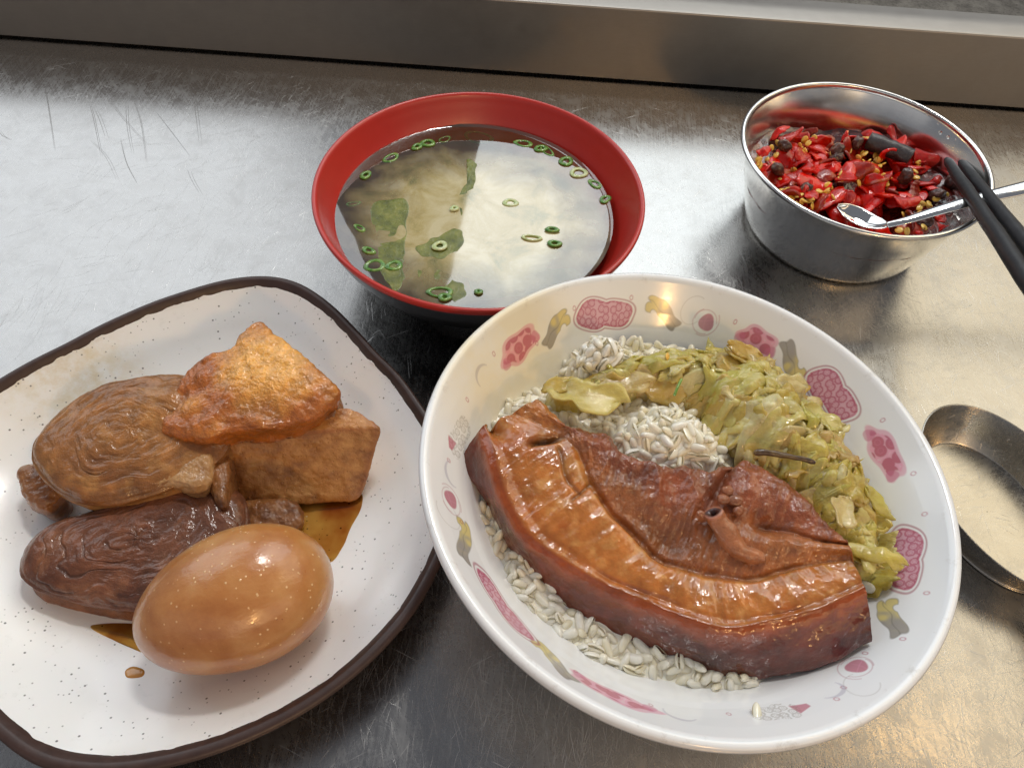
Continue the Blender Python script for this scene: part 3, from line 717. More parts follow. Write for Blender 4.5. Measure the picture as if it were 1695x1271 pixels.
# ------------------------------------------------------------------ foods in the dish
def finish(name, G, mat, label, cat, colors=None, parent=None):
    o = grid(name, G, mat, parent, cu=True, colors=colors)
    if label: tag(o, label, cat)
    return o
def gluten(outline, z, thick, mat_, label, seed, centre_px, crackdir=.5, edge=.38, tilt=(0, 0)):
    c0 = at(*centre_px, z)
    W_ = []
    for x, y, dz in outline:
        W_.append(at(x, y, z + dz))
    G, f, s = slab_grid(W_, thick, 520, edge=.45, ntop=150, nedge=22, nbot=22, crown=.22, taper=.99)
    N = -gnormals(G, cu=True) ; N = np.where((N[:, :5].mean((0, 1))[2] > 0), N, -N)
    c = G[:, 0].mean(0); d = G - c
    ang = np.arctan2(d[..., 1], d[..., 0]); rad = f[None, :] + .10 * fbm(G, .5, 3, seed) 
    w1 = fbm(G, .9, 3, seed + 3)
    CS = np.stack([rad * 3.4 + .5 * w1, np.cos(ang) * .9 + seed, np.sin(ang) * .9], -1)
    ph = rad * 4.6 + ang / (2 * math.pi) + .62 * w1
    tri = np.abs((ph % 1) - .5) * 2
    groove = sstep(.20, .02, tri) * (.05 + .95 * sstep(-.02, .5, fbm(G, .8, 2, seed + 9)))
    ph2 = rad * 15 + ang / 6.28 * 3 + 1.3 * fbm(G, 1.1, 3, seed + 5)
    CF = np.stack([rad * 13 + 1.2 * w1, np.cos(ang) * 2.0 + seed, np.sin(ang) * 2.0], -1); fine = fbm(CF, 1.0, 4, seed + 6)
    top = (s[None, :] < .8)
    disp = -.034 * groove * top + .030 * fine * top + .12 * fbm(G, .5, 2, seed + 1) + .012 * fbm(G, 3, 3, seed + 2) + .03 * np.abs(fbm(G, 1.6, 3, seed + 7)) * (s[None, :] > .6)
    # sides: folds wrapped around
    side = (s[None, :] >= .8) & (s[None, :] <= 2.1)
    disp = disp + side * .06 * np.sin(s[None, :] * 9 + 2 * fbm(G, .8, 2, seed))
    rim_ok = f[None, :] > .02
    G2 = G + N * (disp * rim_ok)[..., None]
    base = np.array(mat_[1]); dk = np.array(mat_[0]); lt = np.array(mat_[2])
    t = np.clip(.5 + .45 * fbm(G, .8, 4, seed + 20), 0, 1)[..., None]
    C = dk * (1 - t) + base * t
    C = C * (1 - .32 * (groove * top)[..., None]) * (1 + .22 * np.clip(fine, -1, 1) * top)[..., None]
    tl = (sstep(.15, .7, fbm(G, 1.8, 3, seed + 8)) * .5 + .5 * sstep(.9, 1.5, s[None, :] + 0 * ang))[..., None]
    C = C * (1 - tl * .6) + lt * tl * .6
    return finish('braised_gluten', G2, M_gluten, label, 'wheat gluten', C * .84)
M_gluten = food('gluten_skin', [S(120, 70, 40), S(150, 95, 50), S(170, 120, 70)], 2.5, b1=(5, .5, .05), b2=(18, .9, .03), rough=.45, coat=.7, coat_rough=.10, sss=.10, use_attr=True)
LG = (S(128, 78, 38)[:3], S(178, 122, 66)[:3], S(200, 148, 84)[:3])
DG = (S(84, 46, 30)[:3], S(138, 86, 58)[:3], S(160, 108, 74)[:3])
gluten([(30, 935, 0), (42, 895, 0), (80, 862, .05), (150, 835, .1), (230, 805, .1), (320, 790, .1), (390, 805, 0), (410, 850, 0), (385, 905, 0), (330, 965, 0), (270, 1000, -.05), (180, 1003, -.1), (95, 985, -.1), (45, 965, 0)], 2.3, 1.6, DG,
       'dark brown braised gluten slice lying under the lighter one, behind the egg', 31, (200, 920))
gluten([(50, 745, .1), (70, 700, .2), (120, 655, .3), (190, 625, .4), (260, 612, .4), (330, 622, .4), (372, 680, .2), (366, 740, 0), (310, 780, 0), (235, 812, -.1), (150, 822, -.1), (80, 795, 0)], 3.3, 1.25, LG,
       'light brown coiled gluten slice at the upper left of the dish', 57, (200, 720))
# little knobs at their edges
def nugget(outline, z, thick, mat, label, seed, cat='wheat gluten', name='gluten_scrap', amp=.10, edge=.25, dz=None):
    W_ = [at(p[0], p[1], z + (p[2] if len(p) > 2 else 0)) for p in outline]
    G, f, s = slab_grid(W_, thick, 150, edge=edge, ntop=34, nedge=12, nbot=10, crown=.12, taper=.85)
    N = gnormals(G, cu=True); N = N if N[:, 3:8].mean((0, 1))[2] > 0 else -N
    G2 = G + N * ((amp * fbm(G, 1.2, 4, seed) + .03 * fbm(G, 6, 3, seed + 1)) * (f[None, :] > .03))[..., None]
    return finish(name, G2, mat, label, cat)
M_scrap = food('gluten_pale', [S(150, 108, 66), S(176, 134, 88), S(196, 156, 110)], 1.8, b1=(8, .6, .05), rough=.35, coat=.8, sss=.15)
M_scrapdk = food('gluten_brown', [S(110, 66, 36), S(140, 92, 52), S(160, 110, 66)], 1.8, b1=(8, .6, .05), rough=.35, coat=.8, sss=.15)
nugget([(240, 790), (262, 765), (300, 745), (340, 735), (352, 755), (345, 795), (322, 808), (280, 800), (255, 805)], 3.15, .8, M_scrap, 'pale knobbly gluten scrap in the middle of the braised food', 3)
nugget([(26, 785), (44, 762), (80, 770), (100, 810), (72, 838), (40, 826)], 2.35, 1.3, M_scrapdk, 'small golden gluten lump sticking out at the far left', 5)
nugget([(395, 830), (440, 822), (492, 828), (500, 868), (430, 885), (395, 870)], 1.35, .6, M_scrapdk, 'brown gluten scrap half hidden behind the egg', 8)
nugget([(345, 700), (380, 700), (380, 790), (368, 835), (345, 800)], 2.7, 1.4, M_scrapdk, 'narrow brown gluten strip pressed against the tofu block', 9)

# fried tofu block
Mtb = Mat('tofu_skin')
c = Mtb.ramp(Mtb.noise(1.1, 6, .65), [(.3, S(134, 80, 32)), (.5, S(182, 122, 58)), (.72, S(206, 152, 84))])
c = Mtb.mix(Mtb.ramp(Mtb.noise(6, 4, .7), [(.52, 0.0), (.72, .4)]), c, S(205, 160, 96))
c = Mtb.mix(1.0, c, Mtb.attr(), 'MULTIPLY')
bb = Mtb.bump(Mtb.noise(7, 5, .7), .7, .05); bb = Mtb.bump(Mtb.ramp(Mtb.vor(7), [(.08, 0.0), (.3, 1.0)]), .55, .03, bb); bb = Mtb.bump(Mtb.noise(40, 3), .4, .012, bb)
Mtb.set(Base_Color=c, Roughness=.45, Normal=bb, Coat_Weight=.6, Coat_Roughness=.12, Coat_Normal=bb, Subsurface_Weight=.12, Subsurface_Radius=(.3, .12, .05))
def tofu(corners, k, name, label, seed, amp=.07, n=90, shade=None):
    V, F, L = box_blob(corners, k, n); N = mnormals(V, F)
    ctr = V.mean(0); sg = np.sign(((V - ctr) * N).sum(1).mean()); N = N * sg; F = F if sg > 0 else F[:, ::-1].copy()
    D = amp * fbm(V, .7, 3, seed) + .035 * fbm(V, 2.5, 3, seed + 1) + .016 * fbm(V, 8, 3, seed + 2) - .06 * np.clip(fbm(V, 1.1, 3, seed + 4) - .35, 0, 1)
    pin = (1 - L[:, 1] ** 2) * (1 - L[:, 0] ** 2)
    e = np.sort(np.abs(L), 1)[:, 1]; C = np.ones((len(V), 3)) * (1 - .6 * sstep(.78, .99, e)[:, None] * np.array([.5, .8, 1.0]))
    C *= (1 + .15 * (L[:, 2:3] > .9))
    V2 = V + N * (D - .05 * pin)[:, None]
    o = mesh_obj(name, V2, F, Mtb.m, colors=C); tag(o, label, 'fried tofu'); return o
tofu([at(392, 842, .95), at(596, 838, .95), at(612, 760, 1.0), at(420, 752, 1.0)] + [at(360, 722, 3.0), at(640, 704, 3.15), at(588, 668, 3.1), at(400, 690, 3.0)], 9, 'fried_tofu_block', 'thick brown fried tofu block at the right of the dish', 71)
nugget([(490, 690, 0), (530, 655, .1), (556, 645, .1), (565, 670, 0), (556, 695, 0), (500, 705, 0)], 3.0, 1.0, M_scrapdk, 'dark edge of fried tofu wedged under the tofu puff', 12, 'fried tofu', 'fried_tofu_scrap')

# tofu puff, golden with crisp skin
puff_out = [(429, 530, .3), (452, 548, .3), (492, 578, .25), (530, 612, .15), (563, 646, -.05), (540, 672, -.1), (515, 690, -.1), (480, 703, -.05), (430, 712, 0), (385, 712, 0), (345, 724, -.1), (305, 722, -.2), (262, 710, -.35), (272, 670, -.3), (290, 640, -.15), (318, 605, 0), (352, 585, .1), (385, 572, .15), (400, 545, .3)]
W_ = [at(x, y, 4.0 + dz) for x, y, dz in puff_out]
G, f, s = slab_grid(W_, 1.15, 460, edge=.22, ntop=120, nedge=16, nbot=14, crown=.28, taper=.93, center=at(420, 630, 4.15))
N = gnormals(G, cu=True); N = N if N[:, 3:8].mean((0, 1))[2] > 0 else -N
cA, cB = at(262, 700, 4.0), at(400, 560, 4.0)
axis = (at(300, 610, 4) - at(430, 720, 4)); axis /= np.linalg.norm(axis)
q = ((G - at(300, 665, 4)) @ axis); p_ = np.linalg.norm((G - at(310, 670, 4))[..., :2], axis=-1)
wr = sstep(2.6, .4, p_)
disp = .10 * fbm(G, .7, 3, 5) + .05 * fbm(G, 2.2, 4, 6) + .022 * fbm(G, 7, 3, 7) - .13 * wr * np.abs(np.sin(p_ * 3.2 + 1.2 * fbm(G, .7, 2, 2))) ** 1.5 * .6
pl = np.linalg.norm((G - at(425, 700, 4.0))[..., :2] * [1, 1.6], axis=-1); disp -= .12 * sstep(1.0, .1, np.abs(pl - .75)) * sstep(2.5, .2, np.linalg.norm((G - at(420, 690, 4))[..., :2], axis=-1))
G2 = G + N * (disp * (f[None, :] > .02))[..., None]
ctr = at(455, 600, 4.0); dd = np.linalg.norm((G - ctr)[..., :2], axis=-1)
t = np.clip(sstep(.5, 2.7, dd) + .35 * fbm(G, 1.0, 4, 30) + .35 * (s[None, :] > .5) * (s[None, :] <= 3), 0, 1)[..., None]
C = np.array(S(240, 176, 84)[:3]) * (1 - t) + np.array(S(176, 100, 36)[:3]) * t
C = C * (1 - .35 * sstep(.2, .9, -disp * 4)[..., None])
M_puff = food('puff_skin', [S(150, 84, 28), S(196, 124, 48), S(220, 156, 76)], 2.4, b1=(5, .8, .06), b2=(16, 1.0, .04), rough=.32, coat=1.0, coat_rough=.05, sss=.14, use_attr=True)
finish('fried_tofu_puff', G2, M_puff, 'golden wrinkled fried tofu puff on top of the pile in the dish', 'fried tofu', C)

# braised egg
e = ellipsoid(1, 1, 1, 160, 100)
a_, b_ = 2.95, 2.10
x = e[..., 2]; k = 1 + .10 * x
G = np.stack([a_ * x, b_ * e[..., 0] * k, b_ * .97 * e[..., 1] * k], -1)
n_ = fbm(G, .35, 3, 3); G *= (1 + .012 * n_ + .004 * fbm(G, 1.3, 3, 9))[..., None]
G *= (1 - .018 * sstep(.6, .0, np.abs(G[..., 1] - .55 + .25 * fbm(G, .9, 2, 8))) * sstep(-2.2, -.4, G[..., 0]) * sstep(1.2, -.2, G[..., 0]) * (G[..., 2] > 0))[..., None]
m = Mat('braised_egg_white')
c = m.ramp(m.noise(.55, 5, .62, dist=.3), [(.3, S(168, 102, 48)), (.48, S(188, 126, 68)), (.68, S(204, 150, 92))])
spk = m.ramp(m.vor(4.2), [(.09, 1.0), (.17, 0.0)]); spk = m.math('MULTIPLY', spk, m.ramp(m.noise(.5, 3), [(.38, .15), (.52, 1.0)]))
c = m.mix(m.math('MULTIPLY', spk, .75), c, S(246, 212, 160))
c = m.mix(m.math('MULTIPLY', m.ramp(m.vor(2.1), [(.03, 1.0), (.06, 0.0)]), .5), c, S(120, 66, 30))
bb = m.bump(m.noise(1.6, 5, .65, stretch=(.8, 1.5, 1)), .42, .05); bb = m.bump(spk, .35, .02, bb); bb = m.bump(m.noise(18, 3), .15, .01, bb)
m.set(Base_Color=c, Roughness=m.math('MULTIPLY_ADD', m.noise(1.0, 4, .7), .3, .18), Normal=bb, Coat_Weight=.7, Coat_IOR=1.5, Coat_Roughness=m.math('MULTIPLY_ADD', m.noise(1.3, 4, .7), .3, -.06, clamp=True), Coat_Normal=bb, Subsurface_Weight=.3, Subsurface_Radius=(.4, .2, .1))
o = grid('braised_egg', G, m.m, cu=True); o.location = (-7.80, 7.72, 2.95); o.rotation_euler = (R(10), R(-3), R(26))
tag(o, 'whole brown braised egg lying at the front of the dish', 'egg')

# ------------------------------------------------------------------ rice mound
mound = thing('rice_mound', 'mound of steamed white rice in the printed bowl, peaked at the back', 'rice', (0, 0, 0))
def bumpg(x, y, c, r, h): return h * math.exp(-((x - c[0]) ** 2 + (y - c[1]) ** 2) / (r * r))
pk1 = at(996, 580, 5.3); pkl = at(895, 595, 3.6); pk2 = at(1080, 700, 4.9); pk3 = at(1160, 740, 4.8); pk4 = at(880, 680, 4.2)
def rice_z(x, y):
    r = math.hypot(x - BC[0], y - BC[1])
    z = 3.50 + .26 * float(vnoise(np.array([x * .95, y * .95, 3.3]), 4)) + .12 * float(vnoise(np.array([x * 2.3, y * 2.3, 1.3]), 5)) + bumpg(x, y, pk1, .95, 1.9) - bumpg(x, y, pkl, 1.5, .75) + bumpg(x, y, pk2, 1.6, 1.25) + bumpg(x, y, pk3, 1.4, .95) + bumpg(x, y, pk4, 1.2, .35) - .42 * max(0, (8.6 - y) / 3)
    return z
def in_poly(x, y, poly):
    r = False; n = len(poly); j = n - 1
    for i in range(n):
        xi, yi = poly[i]; xj, yj = poly[j]
        if (yi > y) != (yj > y) and x < (xj - xi) * (y - yi) / (yj - yi) + xi: r = not r
        j = i
    return r
m = Mat('steamed_rice')
c = m.mix(m.rnd(), S(255, 250, 234), S(255, 243, 212))
c = m.mix(m.ramp(m.noise(3.5, 3), [(.45, 0.0), (.7, .5)]), c, S(255, 253, 244))
m.set(Base_Color=c, Roughness=.28, Subsurface_Weight=.5, Subsurface_Radius=(.2, .2, .2), Subsurface_Scale=1.0, Coat_Weight=.5, Coat_Roughness=.15, Normal=m.bump(m.noise(6, 3), .35, .03))
trn = m.nt.nodes.new('ShaderNodeBsdfTranslucent'); m.put(trn.inputs[0], c)
ms_ = m.nt.nodes.new('ShaderNodeMixShader'); ms_.inputs[0].default_value = .15
m.nt.links.new(m.b.outputs[0], ms_.inputs[1]); m.nt.links.new(trn.outputs[0], ms_.inputs[2]); m.nt.links.new(ms_.outputs[0], m.out.inputs[0])
M_rice = m.m
m = Mat('rice_depth'); m.set(Base_Color=S(255, 250, 232), Roughness=.4, Subsurface_Weight=.2, Subsurface_Radius=(.3, .25, .15), Normal=m.bump(m.noise(5, 3, .6), .6, .08), Coat_Weight=.4, Coat_Roughness=.15)
nr, na = 90, 200
G = np.zeros((na, nr, 3))
for i in range(na):
    a = 2 * math.pi * i / na
    for j in range(nr):
        r = 6.55 * j / (nr - 1) + .001; x, y = BC[0] + r * math.cos(a), BC[1] + r * math.sin(a)
        G[i, j] = (x, y, max(rice_z(x, y) + .075, bowl_z(x, y) - .15))
G[..., 2] += .04 * fbm(G, 2.8, 2, 2)
grid('rice_bed', G, m.m, mound, cu=True)
def grain_mesh(L, Wd, seed):
    x = np.sin(np.linspace(-math.pi / 2, math.pi / 2, 11)); rr = np.clip(1 - np.abs(x) ** 3.4, 0, 1) ** .5 + .001; a = np.linspace(0, 2 * math.pi, 12, endpoint=False)[:, None]
    x = x[None, :] + 0 * a
    H = np.stack([x * L, np.cos(a) * rr * Wd * (1 - .15 * x), np.sin(a) * rr * Wd * .88 * (1 - .1 * x)], -1)
    H[..., 1] += .10 * L * math.sin(seed * 2.1) * x ** 2
    H[..., 2] += .10 * L * (x ** 2); H *= (1 + .10 * fbm(H, 4, 2, seed))[..., None]
    return H
gm = [grid('rice_grain', grain_mesh(l, w_, i), M_rice).data for i, (l, w_) in enumerate([(.33, .142), (.36, .140), (.28, .150), (.32, .132), (.31, .154)])]
for o in list(col.objects):
    if o.name.startswith('rice_grain'): bpy.data.objects.remove(o)
pork_top_px = [(767, 755), (800, 706), (830, 730), (891, 658), (955, 708), (1005, 722), (1064, 768), (1140, 775), (1226, 759), (1300, 808), (1373, 870), (1416, 950), (1443, 975), (1443, 1062), (1280, 1122), (1115, 1105), (967, 1041), (861, 933), (800, 825)]
pork_poly = [tuple(at(x, y, 4.4)[:2]) for x, y in pork_top_px]
def shrink(poly, k):
    c = np.mean(poly, 0); return [tuple(c + (np.array(p) - c) * k) for p in poly]
greens_px = [(1260, 560), (1330, 640), (1400, 720), (1470, 810), (1420, 900), (1380, 860), (1320, 800), (1280, 760), (1230, 735), (1180, 690), (1120, 650), (1080, 600), (1180, 570)]
greens_poly = [tuple(at(x, y, 4.8)[:2]) for x, y in greens_px]
pp = shrink(pork_poly, .86)
cand = []
rg = random.Random(5); tries = 0
cells = {}
while len(cand) < 1300 and tries < 120000:
    tries += 1
    a = rg.uniform(0, 2 * math.pi); r = 6.5 * math.sqrt(rg.random()); x, y = BC[0] + r * math.cos(a), BC[1] + r * math.sin(a)
    if in_poly(x, y, pp) or in_poly(x, y, greens_poly): continue
    z = rice_z(x, y); bz = bowl_z(x, y)
    if z < bz + .06: continue
    z += rg.uniform(-.03, .13)
    ok = True; key = (int(x / .3), int(y / .3))
    for dx in (-1, 0, 1):
        for dy in (-1, 0, 1):
            for q in cells.get((key[0] + dx, key[1] + dy), ()):
                if (q[0] - x) ** 2 + (q[1] - y) ** 2 + (q[2] - z) ** 2 < .255 ** 2: ok = False
    if not ok: continue
    cells.setdefault(key, []).append((x, y, z)); cand.append((x, y, max(z, bz + .12)))
# extra tall stack on the peak behind
for k in range(46):
    a = rg.uniform(0, 6.28); r = .75 * math.sqrt(rg.random()); x, y = pk1[0] + r * math.cos(a), pk1[1] + r * math.sin(a) * .8
    cand.append((x, y, rice_z(x, y) + .12 + rg.uniform(0, .22)))
def vis_key(p):
    q = np.array(p) - [0, 0, CAM_H]; return -p[2] + .3 * abs(np.dot(q, fwd) - 22)
cand.sort(key=lambda p: vis_key(p))
visible = [p for p in cand]
def grain_rot(p):
    tx = (rice_z(p[0] + .1, p[1]) - rice_z(p[0] - .1, p[1])) / .2; ty = (rice_z(p[0], p[1] + .1) - rice_z(p[0], p[1] - .1)) / .2
    n = Vector((-tx, -ty, 1)).normalized(); q = Vector((0, 0, 1)).rotation_difference(n)
    from mathutils import Euler
    e_ = Euler((rg.uniform(-3, 3), rg.gauss(0, .45), rg.uniform(0, 6.28))).to_quaternion()
    return q @ e_
for p in visible[:299]:
    o = bpy.data.objects.new('rice_grain', rg.choice(gm)); o.location = p; o.rotation_mode = 'QUATERNION'; o.rotation_quaternion = grain_rot(p)
    sc_ = rg.uniform(.9, 1.12); o.scale = (sc_, sc_, sc_); link(o, mound)
VV = []; FF = []; off = 0
for p in visible[299:]:
    me = rg.choice(gm); n = len(me.vertices); co = np.empty(n * 3); me.vertices.foreach_get('co', co); co = co.reshape(-1, 3)
    Rm = np.array(grain_rot(p).to_matrix()); VV.append(co @ Rm.T + np.array(p)); FF.append(gfaces(12, 11, True, False, off=off)); off += n
if VV: tag(mesh_obj('rice_grain', np.vstack(VV), np.vstack(FF), M_rice, mound), kind='stuff')
o = bpy.data.objects.new('loose_rice_grain', gm[1]); link(o)
p = at(1259, 1180, 5.0); o.location = (p[0], p[1], bowl_z(p[0], p[1]) + .12); p = o.location; o.rotation_euler = (0.35, 0.1, R(85))
tag(o, 'single loose rice grain stuck on the printed rim at the front of the rice bowl', 'rice')

# ------------------------------------------------------------------ braised pork belly slab
#        A (rind foot)      B (rind crest)     C (fat / lean)     D (top edge)         zA   zB   zC   zD
ST = [((767, 757), (799, 707), (850, 686), (891, 658), 4.30, 5.20, 5.1, 5.25),
      ((773, 786), (812, 752), (918, 712), (929, 697), 4.05, 5.25, 5.2, 5.25),
      ((799, 826), (823, 800), (955, 742), (962, 709), 3.60, 5.10, 5.2, 5.25),
      ((825, 872), (845, 850), (978, 790), (1000, 719), 3.25, 4.95, 5.2, 5.30),
      ((861, 933), (875, 893), (1008, 840), (1038, 754), 2.95, 4.80, 5.1, 5.30),
      ((910, 1000), (925, 928), (1048, 885), (1090, 770), 2.75, 4.65, 4.9, 5.30),
      ((967, 1041), (985, 963), (1088, 924), (1140, 774), 2.65, 4.55, 4.8, 5.25),
      ((1040, 1080), (1050, 992), (1128, 940), (1180, 778), 2.70, 4.55, 4.8, 5.25),
      ((1115, 1104), (1120, 1020), (1170, 955), (1227, 758), 2.80, 4.65, 4.8, 5.30),
      ((1192, 1122), (1195, 1043), (1225, 962), (1268, 780), 3.00, 4.75, 4.9, 5.35),
      ((1275, 1122), (1268, 1034), (1280, 950), (1325, 815), 3.35, 4.95, 5.0, 5.35),
      ((1360, 1105), (1345, 1016), (1342, 934), (1368, 862), 3.85, 5.20, 5.2, 5.40),
      ((1440, 1062), (1432, 975), (1408, 926), (1396, 884), 4.35, 5.45, 5.4, 5.45)]
rowsP = []
for A_, B_, C_, D_, za, zb_, zc, zd in ST:
    a, b, c_, d_ = at(*A_, za), at(*B_, zb_), at(*C_, zc), at(*D_, zd)
    out = (a - c_); out[2] = 0; out /= np.linalg.norm(out)
    row = [a - out * .9 + [0, 0, -.45], a + [0, 0, -.02], a * .66 + b * .34 + out * .14, a * .33 + b * .67 + out * .13, b + out * .02, b * .72 + c_ * .28 + [0, 0, .07], b * .35 + c_ * .65 + [0, 0, .08],
           c_, c_ * .68 + d_ * .32 + [0, 0, .10], c_ * .33 + d_ * .67 + [0, 0, .16], d_, d_ - out * .28 + [0, 0, -.45], d_ - out * .1 + [0, 0, -1.2]]
    rowsP.append(row)
P0 = np.array(rowsP)                                     # [13 stations, 13 rows]
nS, nT = 560, 361
G = cr_axis(cr_axis(P0, nS, 0), nT, 1)
ks = np.exp(-np.linspace(-2, 2, 41) ** 2); ks /= ks.sum(); Gpad = np.concatenate([G[:, :1].repeat(20, 1), G, G[:, -1:].repeat(20, 1)], 1)
G = sum(ks[q] * Gpad[:, q:q + nT] for q in range(41))
sU = np.linspace(0, 12, nS)[:, None] * np.ones((1, nT)); tU = np.ones((nS, 1)) * np.linspace(0, 12, nT)[None, :]
N = gnormals(G); N = N if N[nS // 2, nT // 2, 2] > 0 else -N
rindm = sstep(4.45, 4.15, tU); fatm = sstep(4.2, 4.5, tU) * sstep(7.15, 6.95, tU); leanm = sstep(6.9, 7.15, tU)
wn = fbm(G, .6, 3, 41)
disp = .05 * fbm(G, .8, 3, 1)
disp += fatm * (.035 * fbm(G, 1.2, 4, 2) + .004 * fbm(G, 7, 3, 3) - .05 * np.abs(fbm(np.stack([sU * 2.2 + .6 * tU, tU * .35, 0 * sU], -1), 1.3, 3, 14)))
disp += -.07 * np.exp(-((tU - 4.75 - .12 * wn) / .16) ** 2) * (.4 + .6 * sstep(-.2, .4, fbm(G, .5, 2, 6))) + .04 * np.exp(-((tU - 4.3) / .18) ** 2)
disp += -.22 * np.exp(-((tU - 7.05 - .15 * wn) / .16) ** 2) * sstep(1.5, 3, sU) * sstep(12.2, 9.5, sU)
# lean: folds and fibres
fold = np.abs(fbm(G, .75, 3, 21)); fib = fbm(np.stack([sU * 6 + 2 * wn, tU * 1.4 + .3 * sU, 0 * sU], -1), 1.0, 4, 22)
disp += leanm * (-.20 * fold + .030 * fib + .04 * fbm(G, 3, 3, 23) + .012 * fbm(G, 9, 2, 24))
hol = np.exp(-(((sU - 5.9) / 1.5) ** 2 + ((tU - 7.7) / .65) ** 2)); disp -= .42 * hol
hol2 = np.exp(-(((sU - 9.3) / .8) ** 2 + ((tU - 8.6) / .45) ** 2)); disp -= .32 * hol2
cre = np.exp(-((sU - 7.45 - .15 * (tU - 9)) / .28) ** 2) * sstep(8.2, 9, tU); disp -= .34 * cre
band = np.exp(-((tU - 8.0 - .5 * sstep(12, 8.5, sU) * 0 - .1 * wn) / .35) ** 2) * sstep(7.6, 8.6, sU); disp += .16 * band
cre2 = np.exp(-((tU - 8.55 - .12 * wn) / .12) ** 2) * sstep(8.6, 9.4, sU); disp -= .16 * cre2
# left part: notch, slit, cut lines
disp -= .55 * np.exp(-(((sU - .0) / .55) ** 2 + ((tU - 5.0) / .45) ** 2))
slit = np.exp(-(((sU - 1.25 - .10 * (tU - 6.6)) / .16) ** 2 + ((tU - 6.3) / .55) ** 2)); disp -= .38 * slit
cut = np.exp(-((sU - 3.1 - .35 * (6.9 - tU)) / .06) ** 2) * sstep(5.9, 6.2, tU) * sstep(7.0, 6.8, tU); disp -= .10 * cut
cut2 = np.exp(-((tU - 6.35 + .10 * np.sin(sU * 3)) / .07) ** 2) * sstep(1.5, 1.8, sU) * sstep(3.5, 3.1, sU); disp -= .11 * cut2
disp += rindm * (.05 * fbm(G, .9, 3, 32) + .018 * fbm(G, 3.0, 4, 33) + .005 * fbm(G, 10, 2, 34)) + .05 * np.exp(-((tU - 3.9) / .35) ** 2) * (1 + .5 * wn)
disp += .05 * fbm(G, 2.5, 3, 50) * (sstep(.6, 0, sU) + sstep(11.4, 12, sU))
G2 = G + N * disp[..., None]
# colours
c3 = lambda *c: np.array(S(*c)[:3])
nz = fbm(G, 1.1, 4, 60)[..., None]; nf = fbm(G, 3.5, 4, 61)[..., None]
Cr = c3(104, 43, 25) * (1 + .45 * nz) + np.clip(nf, 0, 1) * c3(90, 40, 30) * .5
e1 = np.exp(-((tU - 3.95) / .55) ** 2)[..., None]; Cr = Cr * (1 - .75 * e1) + c3(176, 84, 26) * .75 * e1
Cf = c3(192, 120, 56) * (1 + .16 * nz) ; tt = np.clip(nf * 1.2 - .1, 0, 1); Cf = Cf * (1 - tt * .7) + c3(222, 164, 96) * tt * .7
tt = np.clip(-nz * 1.2 - .1, 0, 1); Cf = Cf * (1 - tt * .6) + c3(158, 78, 26) * tt * .7
e2 = np.exp(-((tU - 4.6) / .28) ** 2)[..., None]; Cf = Cf * (1 - .5 * e2) + c3(170, 84, 30) * .5 * e2
Cl = c3(148, 78, 46) * (1 + .45 * nz); tt = np.clip(fib[..., None] * .8 + .1, 0, 1); Cl = Cl * (1 - tt * .35) + c3(188, 118, 74) * tt * .35
lo = sstep(9.1, 8.0, tU + .5 * fbm(G, .8, 3, 70))[..., None]; Cl = Cl * (1 - .7 * lo) + c3(176, 108, 56) * .7 * lo
rb = (sstep(8.6, 11.5, sU) * sstep(9.3, 8.2, tU))[..., None]; Cl = Cl * (1 - .6 * rb) + c3(204, 126, 62) * .6 * rb
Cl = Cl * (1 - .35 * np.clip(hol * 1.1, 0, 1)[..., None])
endl = sstep(1.6, .5, sU)[..., None]; Cl = Cl * (1 - endl) + Cf * endl
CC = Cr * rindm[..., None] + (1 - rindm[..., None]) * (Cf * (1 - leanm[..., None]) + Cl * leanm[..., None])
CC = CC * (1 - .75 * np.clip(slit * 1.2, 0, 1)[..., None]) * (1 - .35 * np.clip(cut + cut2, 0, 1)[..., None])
CC = np.clip(CC * .84, .004, .9)
pork = thing('pork_belly', 'thick glossy slab of braised pork belly with rind, curved across the rice bowl', 'pork')
M_rind = food('pork_rind', [S(90, 34, 20), S(120, 50, 30), S(140, 66, 40)], 1.5, b1=(4, .35, .05), b2=(20, .6, .02), rough=.34, coat=1.0, coat_rough=.14, sss=.12, use_attr=True)
M_fat = food('pork_fat', [S(160, 90, 30), S(190, 120, 50), S(210, 150, 90)], 1.3, b1=(2.6, .5, .08), b2=(13, .3, .03), rough=.24, coat=1.0, coat_rough=.03, sss=.30, radius=(.4, .15, .05), use_attr=True, rvar=.12)
M_lean = food('pork_lean', [S(110, 50, 30), S(136, 66, 40), S(160, 90, 60)], 2.2, b1=(6, .75, .05), b2=(22, 1.0, .035), rough=.32, coat=1.0, coat_rough=.06, sss=.15, use_attr=True)
PFLIP = bool(gnormals(G2)[nS // 2, nT // 2, 2] < 0)
dt = 12 / (nT - 1); k1 = int(4.35 / dt); k2 = int(7.05 / dt)
for nm, a, b, mt_ in (('rind', 0, k1 + 1, M_rind), ('fat_layer', k1, k2 + 1, M_fat), ('lean_meat', k2, nT, M_lean)):
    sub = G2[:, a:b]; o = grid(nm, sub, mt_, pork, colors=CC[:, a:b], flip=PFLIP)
def cap(idx, nm, flip):
    ring = G2[idx, ::6]; c_ = ring[12:36].mean(0) - [0, 0, .3]
    rows = [ring * (1 - f) + c_ * f for f in np.linspace(0, 1, 14)]; Gc = np.stack(rows, 0); 
    Gc[1:] += .05 * fbm(Gc[1:], 2.5, 3, 8)[..., None]
    cc = CC[idx, ::6][None, :] * np.ones((14, 1, 1))
    grid(nm, Gc, M_lean, pork, colors=cc, flip=flip)
cap(0, 'cut_end', False); cap(nS - 1, 'cut_end', True)
